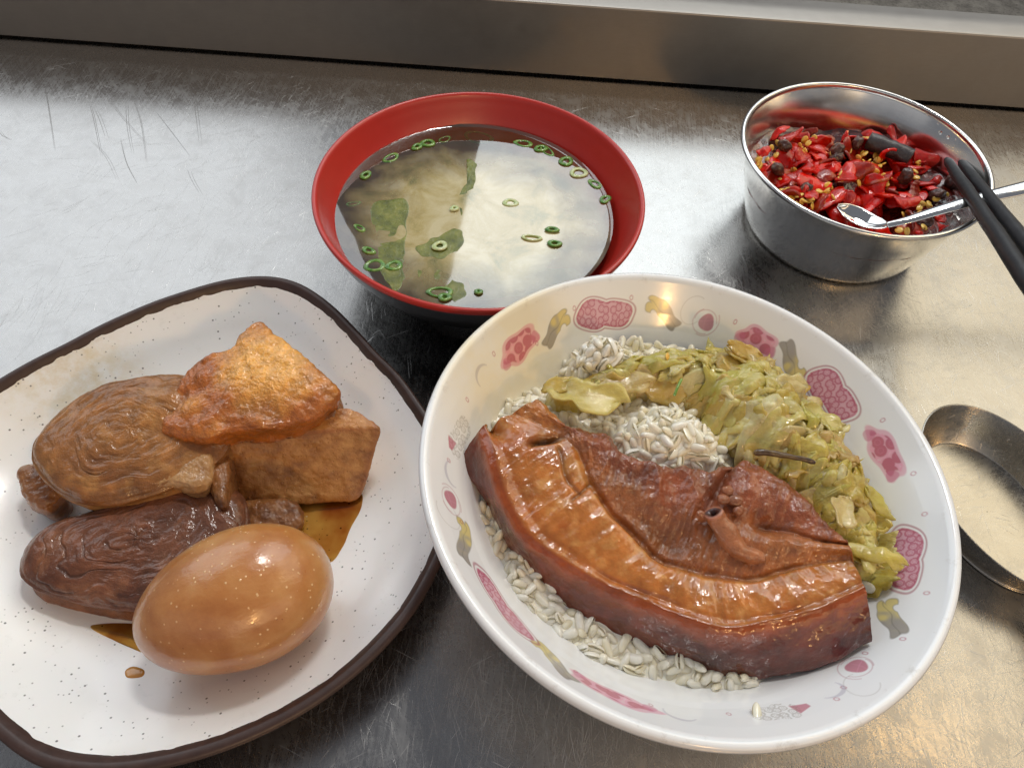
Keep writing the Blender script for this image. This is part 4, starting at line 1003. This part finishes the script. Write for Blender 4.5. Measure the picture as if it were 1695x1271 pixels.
# blood vessel: open tube
c0, c1, c2, c3_, c4 = at(1181, 846, 5.55), at(1187, 860, 5.33), at(1203, 885, 5.2), at(1228, 915, 5.0), at(1262, 925, 4.95)
Pt = smooth_prof([c0, c1, c2, c3_, c4], 26); T = np.gradient(Pt, axis=0); T /= np.linalg.norm(T, axis=1, keepdims=True)
rad = np.interp(np.linspace(0, 1, 26), [0, .06, .3, .7, 1], [.27, .31, .30, .32, .2])
ring = []
for i in range(26):
    a = np.cross(T[i], [0, 1, 0]); a /= np.linalg.norm(a); b = np.cross(a, T[i])
    ring.append([Pt[i] + rad[i] * (math.cos(q) * a + math.sin(q) * b) for q in np.linspace(0, 2 * math.pi, 32, endpoint=False)])
for rr2, back in ((.19, .0), (.11, .05), (.08, .3)):
    a = np.cross(T[0], [0, 1, 0]); a /= np.linalg.norm(a); b = np.cross(a, T[0])
    ring.insert(0, [Pt[0] + T[0] * back + rr2 * (math.cos(q) * a + math.sin(q) * b) for q in np.linspace(0, 2 * math.pi, 32, endpoint=False)])
Gt = np.array(ring); Gt += (.05 * fbm(Gt, 2.2, 3, 5))[..., None]
Ct = np.ones(Gt.shape) * c3(176, 112, 72); Ct[:3] = c3(70, 26, 18); Ct[3:5] = c3(176, 112, 84)
grid('vessel', Gt, M_lean, pork, cv=True, colors=Ct)
for k, (px, py, z, r_) in enumerate([(1205, 812, 5.45, .22), (1196, 826, 5.45, .2), (1218, 828, 5.4, .24), (1222, 846, 5.35, .2), (1160, 850, 5.35, .16)]):
    e = ellipsoid(r_, r_ * .75, r_ * .6, 24, 14); e *= (1 + .25 * fbm(e + k, 4, 3, k))[..., None]
    o = grid('gristle', e + at(px, py, z), M_lean, pork, cu=True, colors=np.ones(e.shape) * c3(150, 92, 60))

# ------------------------------------------------------------------ pickled greens
greens = thing('pickled_greens', 'heap of glossy yellow-green chopped pickled mustard greens along the back of the rice bowl', 'vegetables')
m = Mat('pickled_leaf')
rn_ = m.rnd()
c = m.ramp(rn_, [(0.0, S(224, 190, 100)), (.2, S(230, 212, 104)), (.45, S(242, 228, 146)), (.62, S(218, 210, 96)), (.85, S(246, 236, 180)), (1.0, S(222, 186, 104))])
c = m.mix(m.ramp(m.noise(1.4, 5, .6), [(.35, .35), (.6, 0.0)]), c, S(186, 156, 56))
c = m.mix(m.ramp(m.noise(3, 4), [(.55, 0.0), (.75, .6)]), c, S(226, 216, 150))
bb = m.bump(m.noise(2.5, 4, .6), .6, .12); bb = m.bump(m.noise(10, 3, .6, stretch=(.4, 1.8, 1)), .45, .03, bb)
m.set(Base_Color=c, Roughness=.22, Coat_Weight=1.0, Coat_IOR=1.8, Coat_Roughness=.03, Specular_IOR_Level=.2, Normal=bb, Coat_Normal=m.bump(m.noise(3.6, 4, .55, stretch=(.6, 1.4, 1)), .8, .08), Subsurface_Weight=.4, Subsurface_Radius=(.4, .33, .10))
trn = m.nt.nodes.new('ShaderNodeBsdfTranslucent'); m.put(trn.inputs[0], c)
ms_ = m.nt.nodes.new('ShaderNodeMixShader'); ms_.inputs[0].default_value = .26
m.nt.links.new(m.b.outputs[0], ms_.inputs[1]); m.nt.links.new(trn.outputs[0], ms_.inputs[2])
tp = m.nt.nodes.new('ShaderNodeBsdfTransparent'); m.put(tp.inputs[0], (.96, .93, .66, 1)); ms3 = m.nt.nodes.new('ShaderNodeMixShader'); ms3.inputs[0].default_value = .16
m.nt.links.new(ms_.outputs[0], ms3.inputs[1]); m.nt.links.new(tp.outputs[0], ms3.inputs[2]); m.nt.links.new(ms3.outputs[0], m.out.inputs[0])
M_leaf = m.m
PATH = [(925, 640, 26, 4.75), (990, 628, 36, 5.0), (1060, 608, 50, 5.1), (1130, 597, 60, 5.3), (1200, 603, 78, 5.5), (1250, 628, 98, 5.7), (1296, 672, 96, 5.75), (1345, 715, 84, 5.55), (1385, 770, 78, 5.35), (1412, 830, 66, 5.05), (1432, 885, 48, 4.75), (1440, 925, 26, 4.6)]
PA = np.array(PATH, float)
def pile_at(t):
    return [float(np.interp(t, np.arange(len(PA)), PA[:, k])) for k in range(4)]
def leaf_piece(center, ang, L, Wd, seed, tilt=0.0, curl=1.0, thick=.05):
    n, k = 22, 11; u = np.linspace(-1, 1, n)[:, None]; v = np.linspace(-1, 1, k)[None, :]
    sd = np.full((n, 1), 1.0)
    rag = 1 + .35 * vnoise(np.stack([u[:, 0] * 3 + seed, u[:, 0] * 0 + 1, u[:, 0] * 0], -1), seed)[:, None]
    rag2 = 1 + .35 * vnoise(np.stack([u[:, 0] * 3 + seed, u[:, 0] * 0 + 7, u[:, 0] * 0], -1), seed)[:, None]
    wdt = np.sqrt(np.clip(1 - np.abs(u) ** 3.5, .02, 1)) * Wd / 2 * np.where(v > 0, rag, rag2)
    X = u * L / 2 + 0 * v + .12 * L * vnoise(np.stack([v[0] * 2 + seed, v[0] * 0, v[0] * 0], -1), seed + 2)[None, :]; Y = v * wdt
    Z = -.10 * L * curl * u ** 2 + 0.30 * Wd * curl * (v ** 2) * math.sin(seed * 1.7) 
    G = np.stack([X, Y, Z + 0 * v], -1)
    nn = fbm(np.stack([X + seed * 3.1, Y, 0 * X], -1), 1.3, 3, seed); G[..., 2] += .16 * nn
    G[..., 1] += .12 * fbm(np.stack([X + seed, Y * .3, 0 * X + 5], -1), 1.0, 2, seed + 4)
    Nn = gnormals(G); top = G + Nn * thick / 2; bot = G - Nn * thick / 2
    V = np.vstack([top.reshape(-1, 3), bot.reshape(-1, 3)]); f1 = gfaces(n, k); f2 = gfaces(n, k, flip=True, off=n * k)
    b_idx = [(i, 0) for i in range(n)] + [(n - 1, j) for j in range(1, k)] + [(i, k - 1) for i in range(n - 2, -1, -1)] + [(0, j) for j in range(k - 2, 0, -1)]
    ids = [i * k + j for i, j in b_idx]; f3 = np.array([(ids[q], ids[q - 1], ids[q - 1] + n * k, ids[q] + n * k) for q in range(len(ids))])
    from mathutils import Euler
    Rm = np.array(Euler((tilt, random.gauss(0, .25), ang)).to_matrix())
    return V @ Rm.T + np.array(center), np.vstack([f1, f2, f3])
rl = random.Random(21)
tt_ = np.linspace(0, len(PA) - 1, 160)
PW_ = np.array([at(*pile_at(t)[:2], pile_at(t)[3]) for t in tt_]); HW_ = np.array([pile_at(t)[2] / 56.0 for t in tt_])
def heap_z(X, Y):
    d = np.hypot(X[..., None] - PW_[:, 0], Y[..., None] - PW_[:, 1]); i = d.argmin(-1); u = d.min(-1) / HW_[i]
    z = PW_[i, 2] - .08 - .95 * np.clip(u, 0, 1.25) ** 2
    return z + .20 * fbm(np.stack([X, Y, 0 * X], -1), 1.1, 3, 88)
BZr, BZz = np.array([p[0] for p in BIN]), np.array([p[1] for p in BIN])
def bowl_zv(X, Y):
    dx, dy = X - BC[0], Y - BC[1]; return np.interp(np.hypot(dx, dy), BZr, BZz) - (dx * BN.x + dy * BN.y)
NW_ = np.gradient(PW_[:, :2], axis=0); NW_ /= np.linalg.norm(NW_, axis=1, keepdims=True); NW_ = np.stack([-NW_[:, 1], NW_[:, 0]], 1)
uu = np.linspace(-1.08, 1.08, 60)
Gx = PW_[:, None, 0] + NW_[:, None, 0] * HW_[:, None] * uu; Gy = PW_[:, None, 1] + NW_[:, None, 1] * HW_[:, None] * uu
grid('leaf_mass', np.stack([Gx, Gy, np.maximum(heap_z(Gx, Gy) - .10, bowl_zv(Gx, Gy) - .1)], -1), M_leaf, greens)
def drape(cx, cy, ang, L, Wd, seed, lift, thick):
    na_, nr_ = 56, 11; a = np.linspace(0, 2 * math.pi, na_, endpoint=False)
    rr = 1 + .50 * fbm(np.stack([np.cos(a) * 1.6 + seed, np.sin(a) * 1.3, 0 * a], -1), 1.0, 3, seed) + .10 * fbm(np.stack([np.cos(a) * 5 + seed, np.sin(a) * 5, 0 * a], -1), 1.0, 2, seed + 1)
    rr = np.clip(rr, .62, 1.4); pw_ = lambda c_, e_: np.sign(c_) * np.abs(c_) ** e_
    f = np.linspace(.02, 1, nr_); x = pw_(np.cos(a), .7)[:, None] * rr[:, None] * f * L / 2; y = pw_(np.sin(a), .8)[:, None] * rr[:, None] * f * Wd / 2
    y = y + 1.0 * L * (x / L) ** 2 * math.sin(seed) + .12 * np.sin(x * 2.6 + seed)
    X = cx + x * math.cos(ang) - y * math.sin(ang); Y = cy + x * math.sin(ang) + y * math.cos(ang)
    Z = heap_z(X, Y) + lift + .22 * fbm(np.stack([x + seed * 2.3, y, 0 * x], -1), 1.7, 3, seed + 3) + .03 * np.sin(9 * y + 2 * x + seed) + .05 * np.sin(seed + x * 3.1) * f
    Z = np.maximum(Z, bowl_zv(X, Y) + .07)
    edge = thick * np.sqrt(np.clip(1 - f ** 6, 0, 1))
    top = np.stack([X, Y, Z + edge / 2], -1); bot = np.stack([X, Y, Z - edge / 2 - .01], -1)[:, ::-1]
    return np.concatenate([top, bot], 1)
for k in range(190):
    ti = rl.randrange(0, 160) if k > 70 else rl.randrange(45, 155)
    u = rl.uniform(-1, 1); u = math.copysign(abs(u) ** .8, u) * .95; hwc = HW_[ti]
    c_ = np.array([PW_[ti, 0] + NW_[ti, 0] * hwc * u, PW_[ti, 1] + NW_[ti, 1] * hwc * u, 0.0])
    kind_ = rl.random()
    L, Wd = (rl.uniform(1.8, 2.8), rl.uniform(.8, 1.3)) if kind_ < .48 else ((rl.uniform(1.4, 2.4), rl.uniform(.42, .75)) if kind_ < .85 else (rl.uniform(.8, 1.3), rl.uniform(.3, .5)))
    if hwc < .95: L = min(L, 1.5)
    if ti > 105: L = min(L, 1.5); u *= .8; c_ = np.array([PW_[ti, 0] + NW_[ti, 0] * hwc * u, PW_[ti, 1] + NW_[ti, 1] * hwc * u, 0.0])
    ang = rl.uniform(0, 6.28) if ti > 45 else rl.gauss(.0, .4)
    if k % 12 < 11:
        grid('leaf_piece', drape(c_[0], c_[1], ang, L, Wd, k, rl.uniform(-.08, .10), rl.uniform(.08, .18)), M_leaf, greens, cu=True)
    else:
        c_[2] = float(heap_z(np.array(c_[0]), np.array(c_[1]))) + rl.uniform(.0, .16); c_[2] = max(c_[2], bowl_z(c_[0], c_[1]) + .15)
        V, F = leaf_piece(c_, ang, L * .8, Wd * .7, k, rl.gauss(0, .45), rl.uniform(.3, .9), rl.uniform(.06, .10)); mesh_obj('leaf_piece', V, F, M_leaf, greens)
for (px, py, z, L, Wd, a) in [(975, 655, 5.15, 2.4, 1.15, -.12), (1035, 630, 5.2, 1.8, .9, .1), (930, 642, 4.95, 1.3, .7, .1), (1235, 585, 5.45, 1.5, .8, .2), (1465, 830, 5.0, 1.3, .4, -.6), (1450, 915, 4.9, 1.6, .5, -.3), (1400, 845, 5.5, 1.3, .75, 1.2)]:
    V, F = leaf_piece(at(px, py, z), a, L, Wd, int(px) % 97, .1, .5, .07); mesh_obj('leaf_piece', V, F, M_leaf, greens)
mdk = food('dark_stem', [S(52, 36, 24), S(84, 62, 40), S(110, 90, 50)], 3, rough=.3, coat=.8, sss=.05)
V, F = tube(smooth_prof([at(1248, 748, 5.55), at(1290, 752, 5.6), at(1350, 765, 5.6)], 14), [.05, .09, .1, .1, .1, .11, .1, .1, .1, .1, .09, .08, .07, .04], 10)
tag(mesh_obj('stem', V + (.03 * fbm(V, 4, 2, 1))[:, None], F, mdk, greens), 'dark brown stem')
V, F = tube(smooth_prof([at(1116, 655, 5.3), at(1122, 640, 5.45), at(1128, 628, 5.4)], 10), .05, 8); mesh_obj('stem', V, F, M_scal, greens)
ms2 = food('chili_seed', [S(224, 168, 60), S(240, 192, 84), S(248, 218, 130)], 3, rough=.3, coat=.8, sss=.2)
e = ellipsoid(.17, .13, .05, 16, 8); seed_me = grid('chili_seed', e, ms2).data
bpy.data.objects.remove([o for o in col.objects if o.name.startswith('chili_seed')][0])
o = bpy.data.objects.new('chili_seed', seed_me); o.location = at(1105, 590, 5.45); o.rotation_euler = (.9, .2, 1.2); link(o, greens)

# ------------------------------------------------------------------ steel cup with chopped chili
CU = np.array([15.70, 31.03])
cup = thing('steel_cup', 'small round stainless steel cup with a rolled rim, holding red chili', 'cup', (CU[0], CU[1], 0))
prof = [(.01, .12), (3.9, .12), (4.2, .25), (4.38, .5), (4.75, 1.6), (5.2, 3.0), (5.6, 4.25), (5.66, 4.38)] + [(5.76 + .125 * math.cos(t), 4.40 + .125 * math.sin(t)) for t in np.linspace(math.pi * .9, -math.pi * .65, 14)] + [(5.64, 4.22), (5.28, 3.0), (4.86, 1.6), (4.50, .45), (4.36, .15), (4.2, .02), (.01, .03)]
grid('cup_wall', lathe(prof, 200), M_cup, cup, cu=True)
mw = Mat('water_drop'); mw.set(Base_Color=(1, 1, 1, 1), Roughness=.02, Transmission_Weight=1.0, IOR=1.33)
for a, h, r_ in ((28, 4.0, .09), (33, 3.95, .10), (37, 4.2, .05), (44, 4.25, .05), (24, 4.15, .04)):
    rr3 = np.interp(h, [3.0, 4.25], [5.2, 5.6]); e = ellipsoid(r_, r_, r_ * .9, 14, 8)
    grid('droplet', e + [rr3 * math.cos(R(a)), rr3 * math.sin(R(a)), h], mw.m, cup, cu=True)
ch = thing('chili_relish', 'chopped red chili with yellow seeds and black beans filling the steel cup', 'chili sauce')
CZ = 2.65
def chz(x, y): return CZ + .25 * math.sin(x * 1.1 + .5) * math.cos(y * .9) + bumpg(x, y, (18.4, 31.8), 1.8, .35) - bumpg(x, y, (16.6, 28.8), 1.4, .55)
na, nr = 120, 50; G = np.zeros((na, nr, 3))
for i in range(na):
    for j in range(nr):
        a = 2 * math.pi * i / na; r = 5.12 * j / (nr - 1) + .001; x, y = CU[0] + r * math.cos(a), CU[1] + r * math.sin(a); G[i, j] = (x, y, chz(x, y) - .22)
G[..., 2] += .10 * fbm(G, 1.6, 4, 3)
mo = Mat('chili_oil'); cc = mo.ramp(mo.noise(1.8, 5, .65), [(.35, S(40, 8, 5)), (.5, S(90, 14, 8)), (.68, S(130, 44, 16))])
bb = mo.bump(mo.noise(4, 5, .6), .7, .1)
mo.set(Base_Color=cc, Roughness=.2, Coat_Weight=1.0, Coat_Roughness=.04, Normal=bb)
grid('oily_bed', G, mo.m, ch, cu=True)
def chili_mat(name, a, b, c):
    return food(name, [S(*a), S(*b), S(*c)], 2, b1=(5, .9, .05), b2=(14, .25, .015), rough=.3, coat=.7, coat_rough=.03, sss=.0, radius=(.4, .05, .03), rand=True, rvar=.08)
M_ch = chili_mat('chili_skin', (160, 10, 0), (210, 18, 0), (222, 48, 6)); M_chp = chili_mat('chili_flesh', (120, 20, 10), (150, 34, 16), (190, 92, 44))
M_bean = food('fermented_bean', [S(44, 24, 20), S(80, 48, 40), S(124, 84, 70)], 4, b1=(8, .8, .04), rough=.35, coat=.8, coat_rough=.15, sss=.05)
rc = random.Random(9)
from mathutils import Euler
def chili_piece(r_, arc, L, seed):
    n, k = 18, 14; u = np.linspace(-1, 1, n)[:, None]; a = np.linspace(-arc / 2, arc / 2, k)[None, :] * np.sqrt(np.clip(1.05 - np.abs(u) ** 3, .1, 1))
    a = a * (1 + .25 * vnoise(np.stack([u[:, 0] * 2 + seed, 0 * u[:, 0], 0 * u[:, 0]], -1), seed)[:, None])
    rr = r_ * (1 - .25 * u) + .05 * fbm(np.stack([u * 2 + seed + 0 * a, a, 0 * a], -1), 1, 2, seed)
    G = np.stack([u * L / 2 + 0 * a, rr * np.sin(a), rr * np.cos(a) - r_ * .7 - .22 * L * u ** 2 * (1 if seed % 2 else -.4)], -1)
    Nn = gnormals(G); s_ = 1 if Nn[n // 2, k // 2, 2] > 0 else -1; G2 = G - s_ * Nn * .075
    V = np.vstack([G.reshape(-1, 3), G2.reshape(-1, 3)]); f1 = gfaces(n, k, flip=s_ < 0); f2 = gfaces(n, k, flip=s_ > 0, off=n * k)
    b_idx = [(i, 0) for i in range(n)] + [(n - 1, j) for j in range(1, k)] + [(i, k - 1) for i in range(n - 2, -1, -1)] + [(0, j) for j in range(k - 2, 0, -1)]
    ids = [i * k + j for i, j in b_idx]; f3 = np.array([(ids[q], ids[q - 1], ids[q - 1] + n * k, ids[q] + n * k) for q in range(len(ids))])
    o = mesh_obj('chili_piece', V, np.vstack([f1, f2, f3]), M_ch, link_it=False); return o.data
cm = [chili_piece(rc.uniform(.3, .52), rc.uniform(1.5, 2.9), rc.uniform(.7, 1.7), s) for s in range(14)]
cmp_ = []
for s in range(6):
    me = cm[s].copy(); me.materials.clear(); me.materials.append(M_chp); cmp_.append(me)
def place(me, name, x, y, z, rot, sc=1.0):
    o = bpy.data.objects.new(name, me); o.location = (x, y, z); o.rotation_euler = rot; o.scale = (sc, sc, sc); link(o, ch); return o
for k in range(115):
    a = rc.uniform(0, 6.28); r = 4.7 * math.sqrt(rc.random()); x, y = CU[0] + r * math.cos(a), CU[1] + r * math.sin(a)
    me = rc.choice(cm) if rc.random() < .72 else rc.choice(cmp_)
    place(me, 'chili_piece', x, y, chz(x, y) + rc.uniform(-.18, .22), (rc.gauss(0, .6), rc.gauss(0, .4), rc.uniform(0, 6.28)), rc.uniform(1.05, 1.7) * (1 if r < 3.9 else .6))
for (px, py, a, sc) in ((1402, 290, 1.3, 1.25), (1330, 262, -.5, 1.1), (1310, 225, .5, 1.0), (1500, 335, .3, 1.1), (1345, 320, 1.2, 1.0), (1530, 262, 0.1, 1.1), (1265, 250, .5, .9)):
    p = at(px, py, CZ + .45); place(cm[int(px) % 14], 'chili_piece', p[0], p[1], p[2], (rc.gauss(0, .3), rc.gauss(0, .2), a), sc)
bms = []
for s in range(3):
    e = ellipsoid(.42, .31, .28, 32, 20); e *= (1 + .26 * fbm(e, 3.0, 3, s) - .12 * np.abs(fbm(e, 7, 2, s + 5)))[..., None]; o = grid('black_bean', e, M_bean, cu=True); bms.append(o.data); bpy.data.objects.remove(o)
for (px, py, z) in ((1298, 242, .5), (1384, 250, .5), (1384, 262, .35), (1418, 238, .55), (1500, 292, .5), (1552, 322, .45), (1332, 316, .3), (1288, 280, .3), (1530, 368, .3), (1575, 300, .3)):
    p = at(px, py, CZ + z); place(rc.choice(bms), 'black_bean', p[0], p[1], p[2], (rc.uniform(0, 3), rc.uniform(0, 3), rc.uniform(0, 3)), rc.uniform(.85, 1.15))
for k in range(120):
    a = rc.uniform(0, 6.28); r = 4.4 * math.sqrt(rc.random()); x, y = CU[0] + r * math.cos(a), CU[1] + r * math.sin(a)
    if k % 3: 
        cxk = [(1262, 262), (1378, 312), (1465, 300), (1330, 240), (1450, 265), (1530, 340), (1420, 232), (1325, 328)][k % 8]; p = at(cxk[0] + rc.gauss(0, 14), cxk[1] + rc.gauss(0, 9), CZ + .45); x, y = p[0], p[1]
    dr = math.hypot(x - CU[0], y - CU[1]); kk = min(1, 4.55 / max(dr, .1)); x, y = CU[0] + (x - CU[0]) * kk, CU[1] + (y - CU[1]) * kk
    place(seed_me, 'chili_seed', x, y, chz(x, y) + rc.uniform(.12, .42), (rc.gauss(0, .7), rc.gauss(0, .7), rc.uniform(0, 6.28)), rc.uniform(.95, 1.4))
# dark ribbed chunk
V, F = tube(smooth_prof([at(1436, 232, CZ + .75), at(1470, 245, CZ + .75), at(1508, 262, CZ + .7)], 60), np.concatenate([[.2, .34], np.full(56, .42), [.36, .2]]), 36)
V = V + (.03 * fbm(V, 3, 3, 2))[:, None]
mk = Mat('dark_chunk'); sw = mk.noise(9, 2, .5, rot=(0, 0, .6), stretch=(3, .4, 1))
bb = mk.bump(sw, .9, .06); mk.set(Base_Color=mk.mix(sw, S(24, 20, 24), S(66, 58, 60)), Roughness=.4, Normal=bb, Coat_Weight=.5, Coat_Roughness=.2)
tag(mesh_obj('dark_chunk', V, F, mk.m), 'short thick blackish ribbed chunk lying on the chili at the back of the cup', 'black bean paste')

# small spoon in the cup
def spoon_pts(ctrl, wid, nseg=50, thick=.09, dishd=None):
    P = smooth_prof(ctrl, nseg); wv = np.interp(np.linspace(0, 1, nseg), np.linspace(0, 1, len(wid)), wid)
    dd = np.interp(np.linspace(0, 1, nseg), np.linspace(0, 1, len(dishd)), dishd)
    T = np.gradient(P, axis=0); T /= np.linalg.norm(T, axis=1, keepdims=True); k = 15; v = np.linspace(-1, 1, k)
    G = np.zeros((nseg, k, 3))
    for i in range(nseg):
        a = np.cross(T[i], [0, 0, 1.0]); a /= np.linalg.norm(a); b = np.cross(a, T[i])
        for j in range(k): G[i, j] = P[i] + a * v[j] * wv[i] + b * dd[i] * (v[j] ** 2 - 1)
    return G
def closed_shell(name, G, thick, mat, parent):
    Nn = gnormals(G); n, k = G.shape[:2]; A1 = G + Nn * thick / 2; A2 = G - Nn * thick / 2
    ids = [i * k for i in range(n)] + [(n - 1) * k + j for j in range(1, k)] + [i * k + k - 1 for i in range(n - 2, -1, -1)] + [j for j in range(k - 2, 0, -1)]
    f3 = np.array([(ids[q], ids[q - 1], ids[q - 1] + n * k, ids[q] + n * k) for q in range(len(ids))])
    return mesh_obj(name, np.vstack([A1.reshape(-1, 3), A2.reshape(-1, 3)]), np.vstack([gfaces(n, k), gfaces(n, k, flip=True, off=n * k), f3]), mat, parent)
M_chrome = steel('small_spoon_steel', base=(.78, .77, .75, 1), rough=(.08, .13), scratches=False, aniso=0, grain=(1, .1, 1), bump=.02)
sp1 = thing('small_spoon', 'small shiny steel spoon standing in the chili cup, handle out to the right', 'spoon')
closed_shell('spoon_bowl', spoon_pts([at(1387, 340, 3.15), at(1412, 352, 3.1), at(1440, 366, 3.15), at(1470, 374, 3.35)], [.1, .48, .62, .60, .45, .16], 40, dishd=[.1, .34, .38, .34, .2, -.03]), .06, M_chrome, sp1)
closed_shell('handle', spoon_pts([at(1468, 373, 3.34), at(1505, 364, 3.7), at(1560, 347, 4.2), at(1640, 325, 4.8), at(1700, 311, 5.2), at(1900, 262, 6.4), at(2100, 220, 7.6)], [.17, .2, .24, .3, .34, .38, .42, .4], 60, dishd=[-.10, -.08, -.07, -.06, -.06, -.05]), .09, M_chrome, sp1)

# chopsticks
mc = Mat('black_chopstick'); mc.set(Base_Color=mc.mix(mc.noise(3, 4), S(20, 20, 22), S(44, 44, 46)), Roughness=mc.math('MULTIPLY_ADD', mc.noise(6, 5, .7), .25, .32), Normal=mc.bump(mc.noise(1.6, 3), .35, .08))
for (p0, p1, lab) in ((( 1567, 264, 3.7), (1695, 457, 6.5), 'nearer of two black chopsticks leaning in the chili cup'), ((1590, 268, 3.6), (1695, 402, 6.0), 'farther black chopstick, mostly behind the nearer one in the chili cup')):
    a, b = at(*p0), at(*p1); d = (b - a); L0 = np.linalg.norm(d); d /= L0; P = [a + d * s for s in np.linspace(0, 22, 60)]
    rad = np.interp(np.linspace(0, 22, 60), [0, .35, 3, 8, 22], [.16, .21, .275, .33, .38]); rad[0] = .12
    V, F = tube(P, rad, 20); V = V + (.02 * fbm(V, .7, 2, 3))[:, None]
    tag(mesh_obj('chopstick', V, F, mc.m), lab, 'chopstick', 'pair of black chopsticks')

# flat-bottomed spoon on the counter
sp2 = thing('soup_spoon', 'wide steel soup spoon with a flat oval bottom lying on the counter at the right', 'spoon', (18.93, 14.73, 0)); sp2.rotation_euler = (0, 0, -1.2285)
nA2 = 140; A2 = np.linspace(0, 2 * math.pi, nA2, endpoint=False)
lev = [(.02, .02, .14), (1.5, 1.0, .14), (3.05, 2.02, .14), (3.14, 2.10, .17), (3.22, 2.16, .24), (3.5, 2.36, .66), (3.8, 2.58, 1.25), (4.0, 2.74, 1.66), (4.04, 2.78, 1.71), (4.08, 2.81, 1.68), (4.03, 2.77, 1.60), (3.56, 2.42, .60), (3.25, 2.20, .12), (3.1, 2.05, .03), (.02, .02, .03)]
lv = smooth_prof([(a, b, z) for a, b, z in lev], 90)
G = np.stack([np.cos(A2)[:, None] * lv[:, 0] , np.sin(A2)[:, None] * lv[:, 1] - .0, np.ones((nA2, 1)) * lv[:, 2]], -1)
M_sp2 = steel('soup_spoon_steel', base=(.44, .42, .38, 1), rough=(.22, .32), scratches=True, aniso=0, grain=(1, .4, 1), bump=.05)
grid('spoon_bowl', G, M_sp2, sp2, cu=True)
# handle leaves the far (off-picture) end
closed_shell('handle', np.array([[(x, v * wv, 1.62 + h) for v in np.linspace(-1, 1, 9)] for x, wv, h in ((3.9, .9, 0), (4.6, .62, .1), (5.6, .55, .5), (8, .6, 1.1), (11, .7, 1.0), (13, .75, .8))]), .1, M_sp2, sp2)
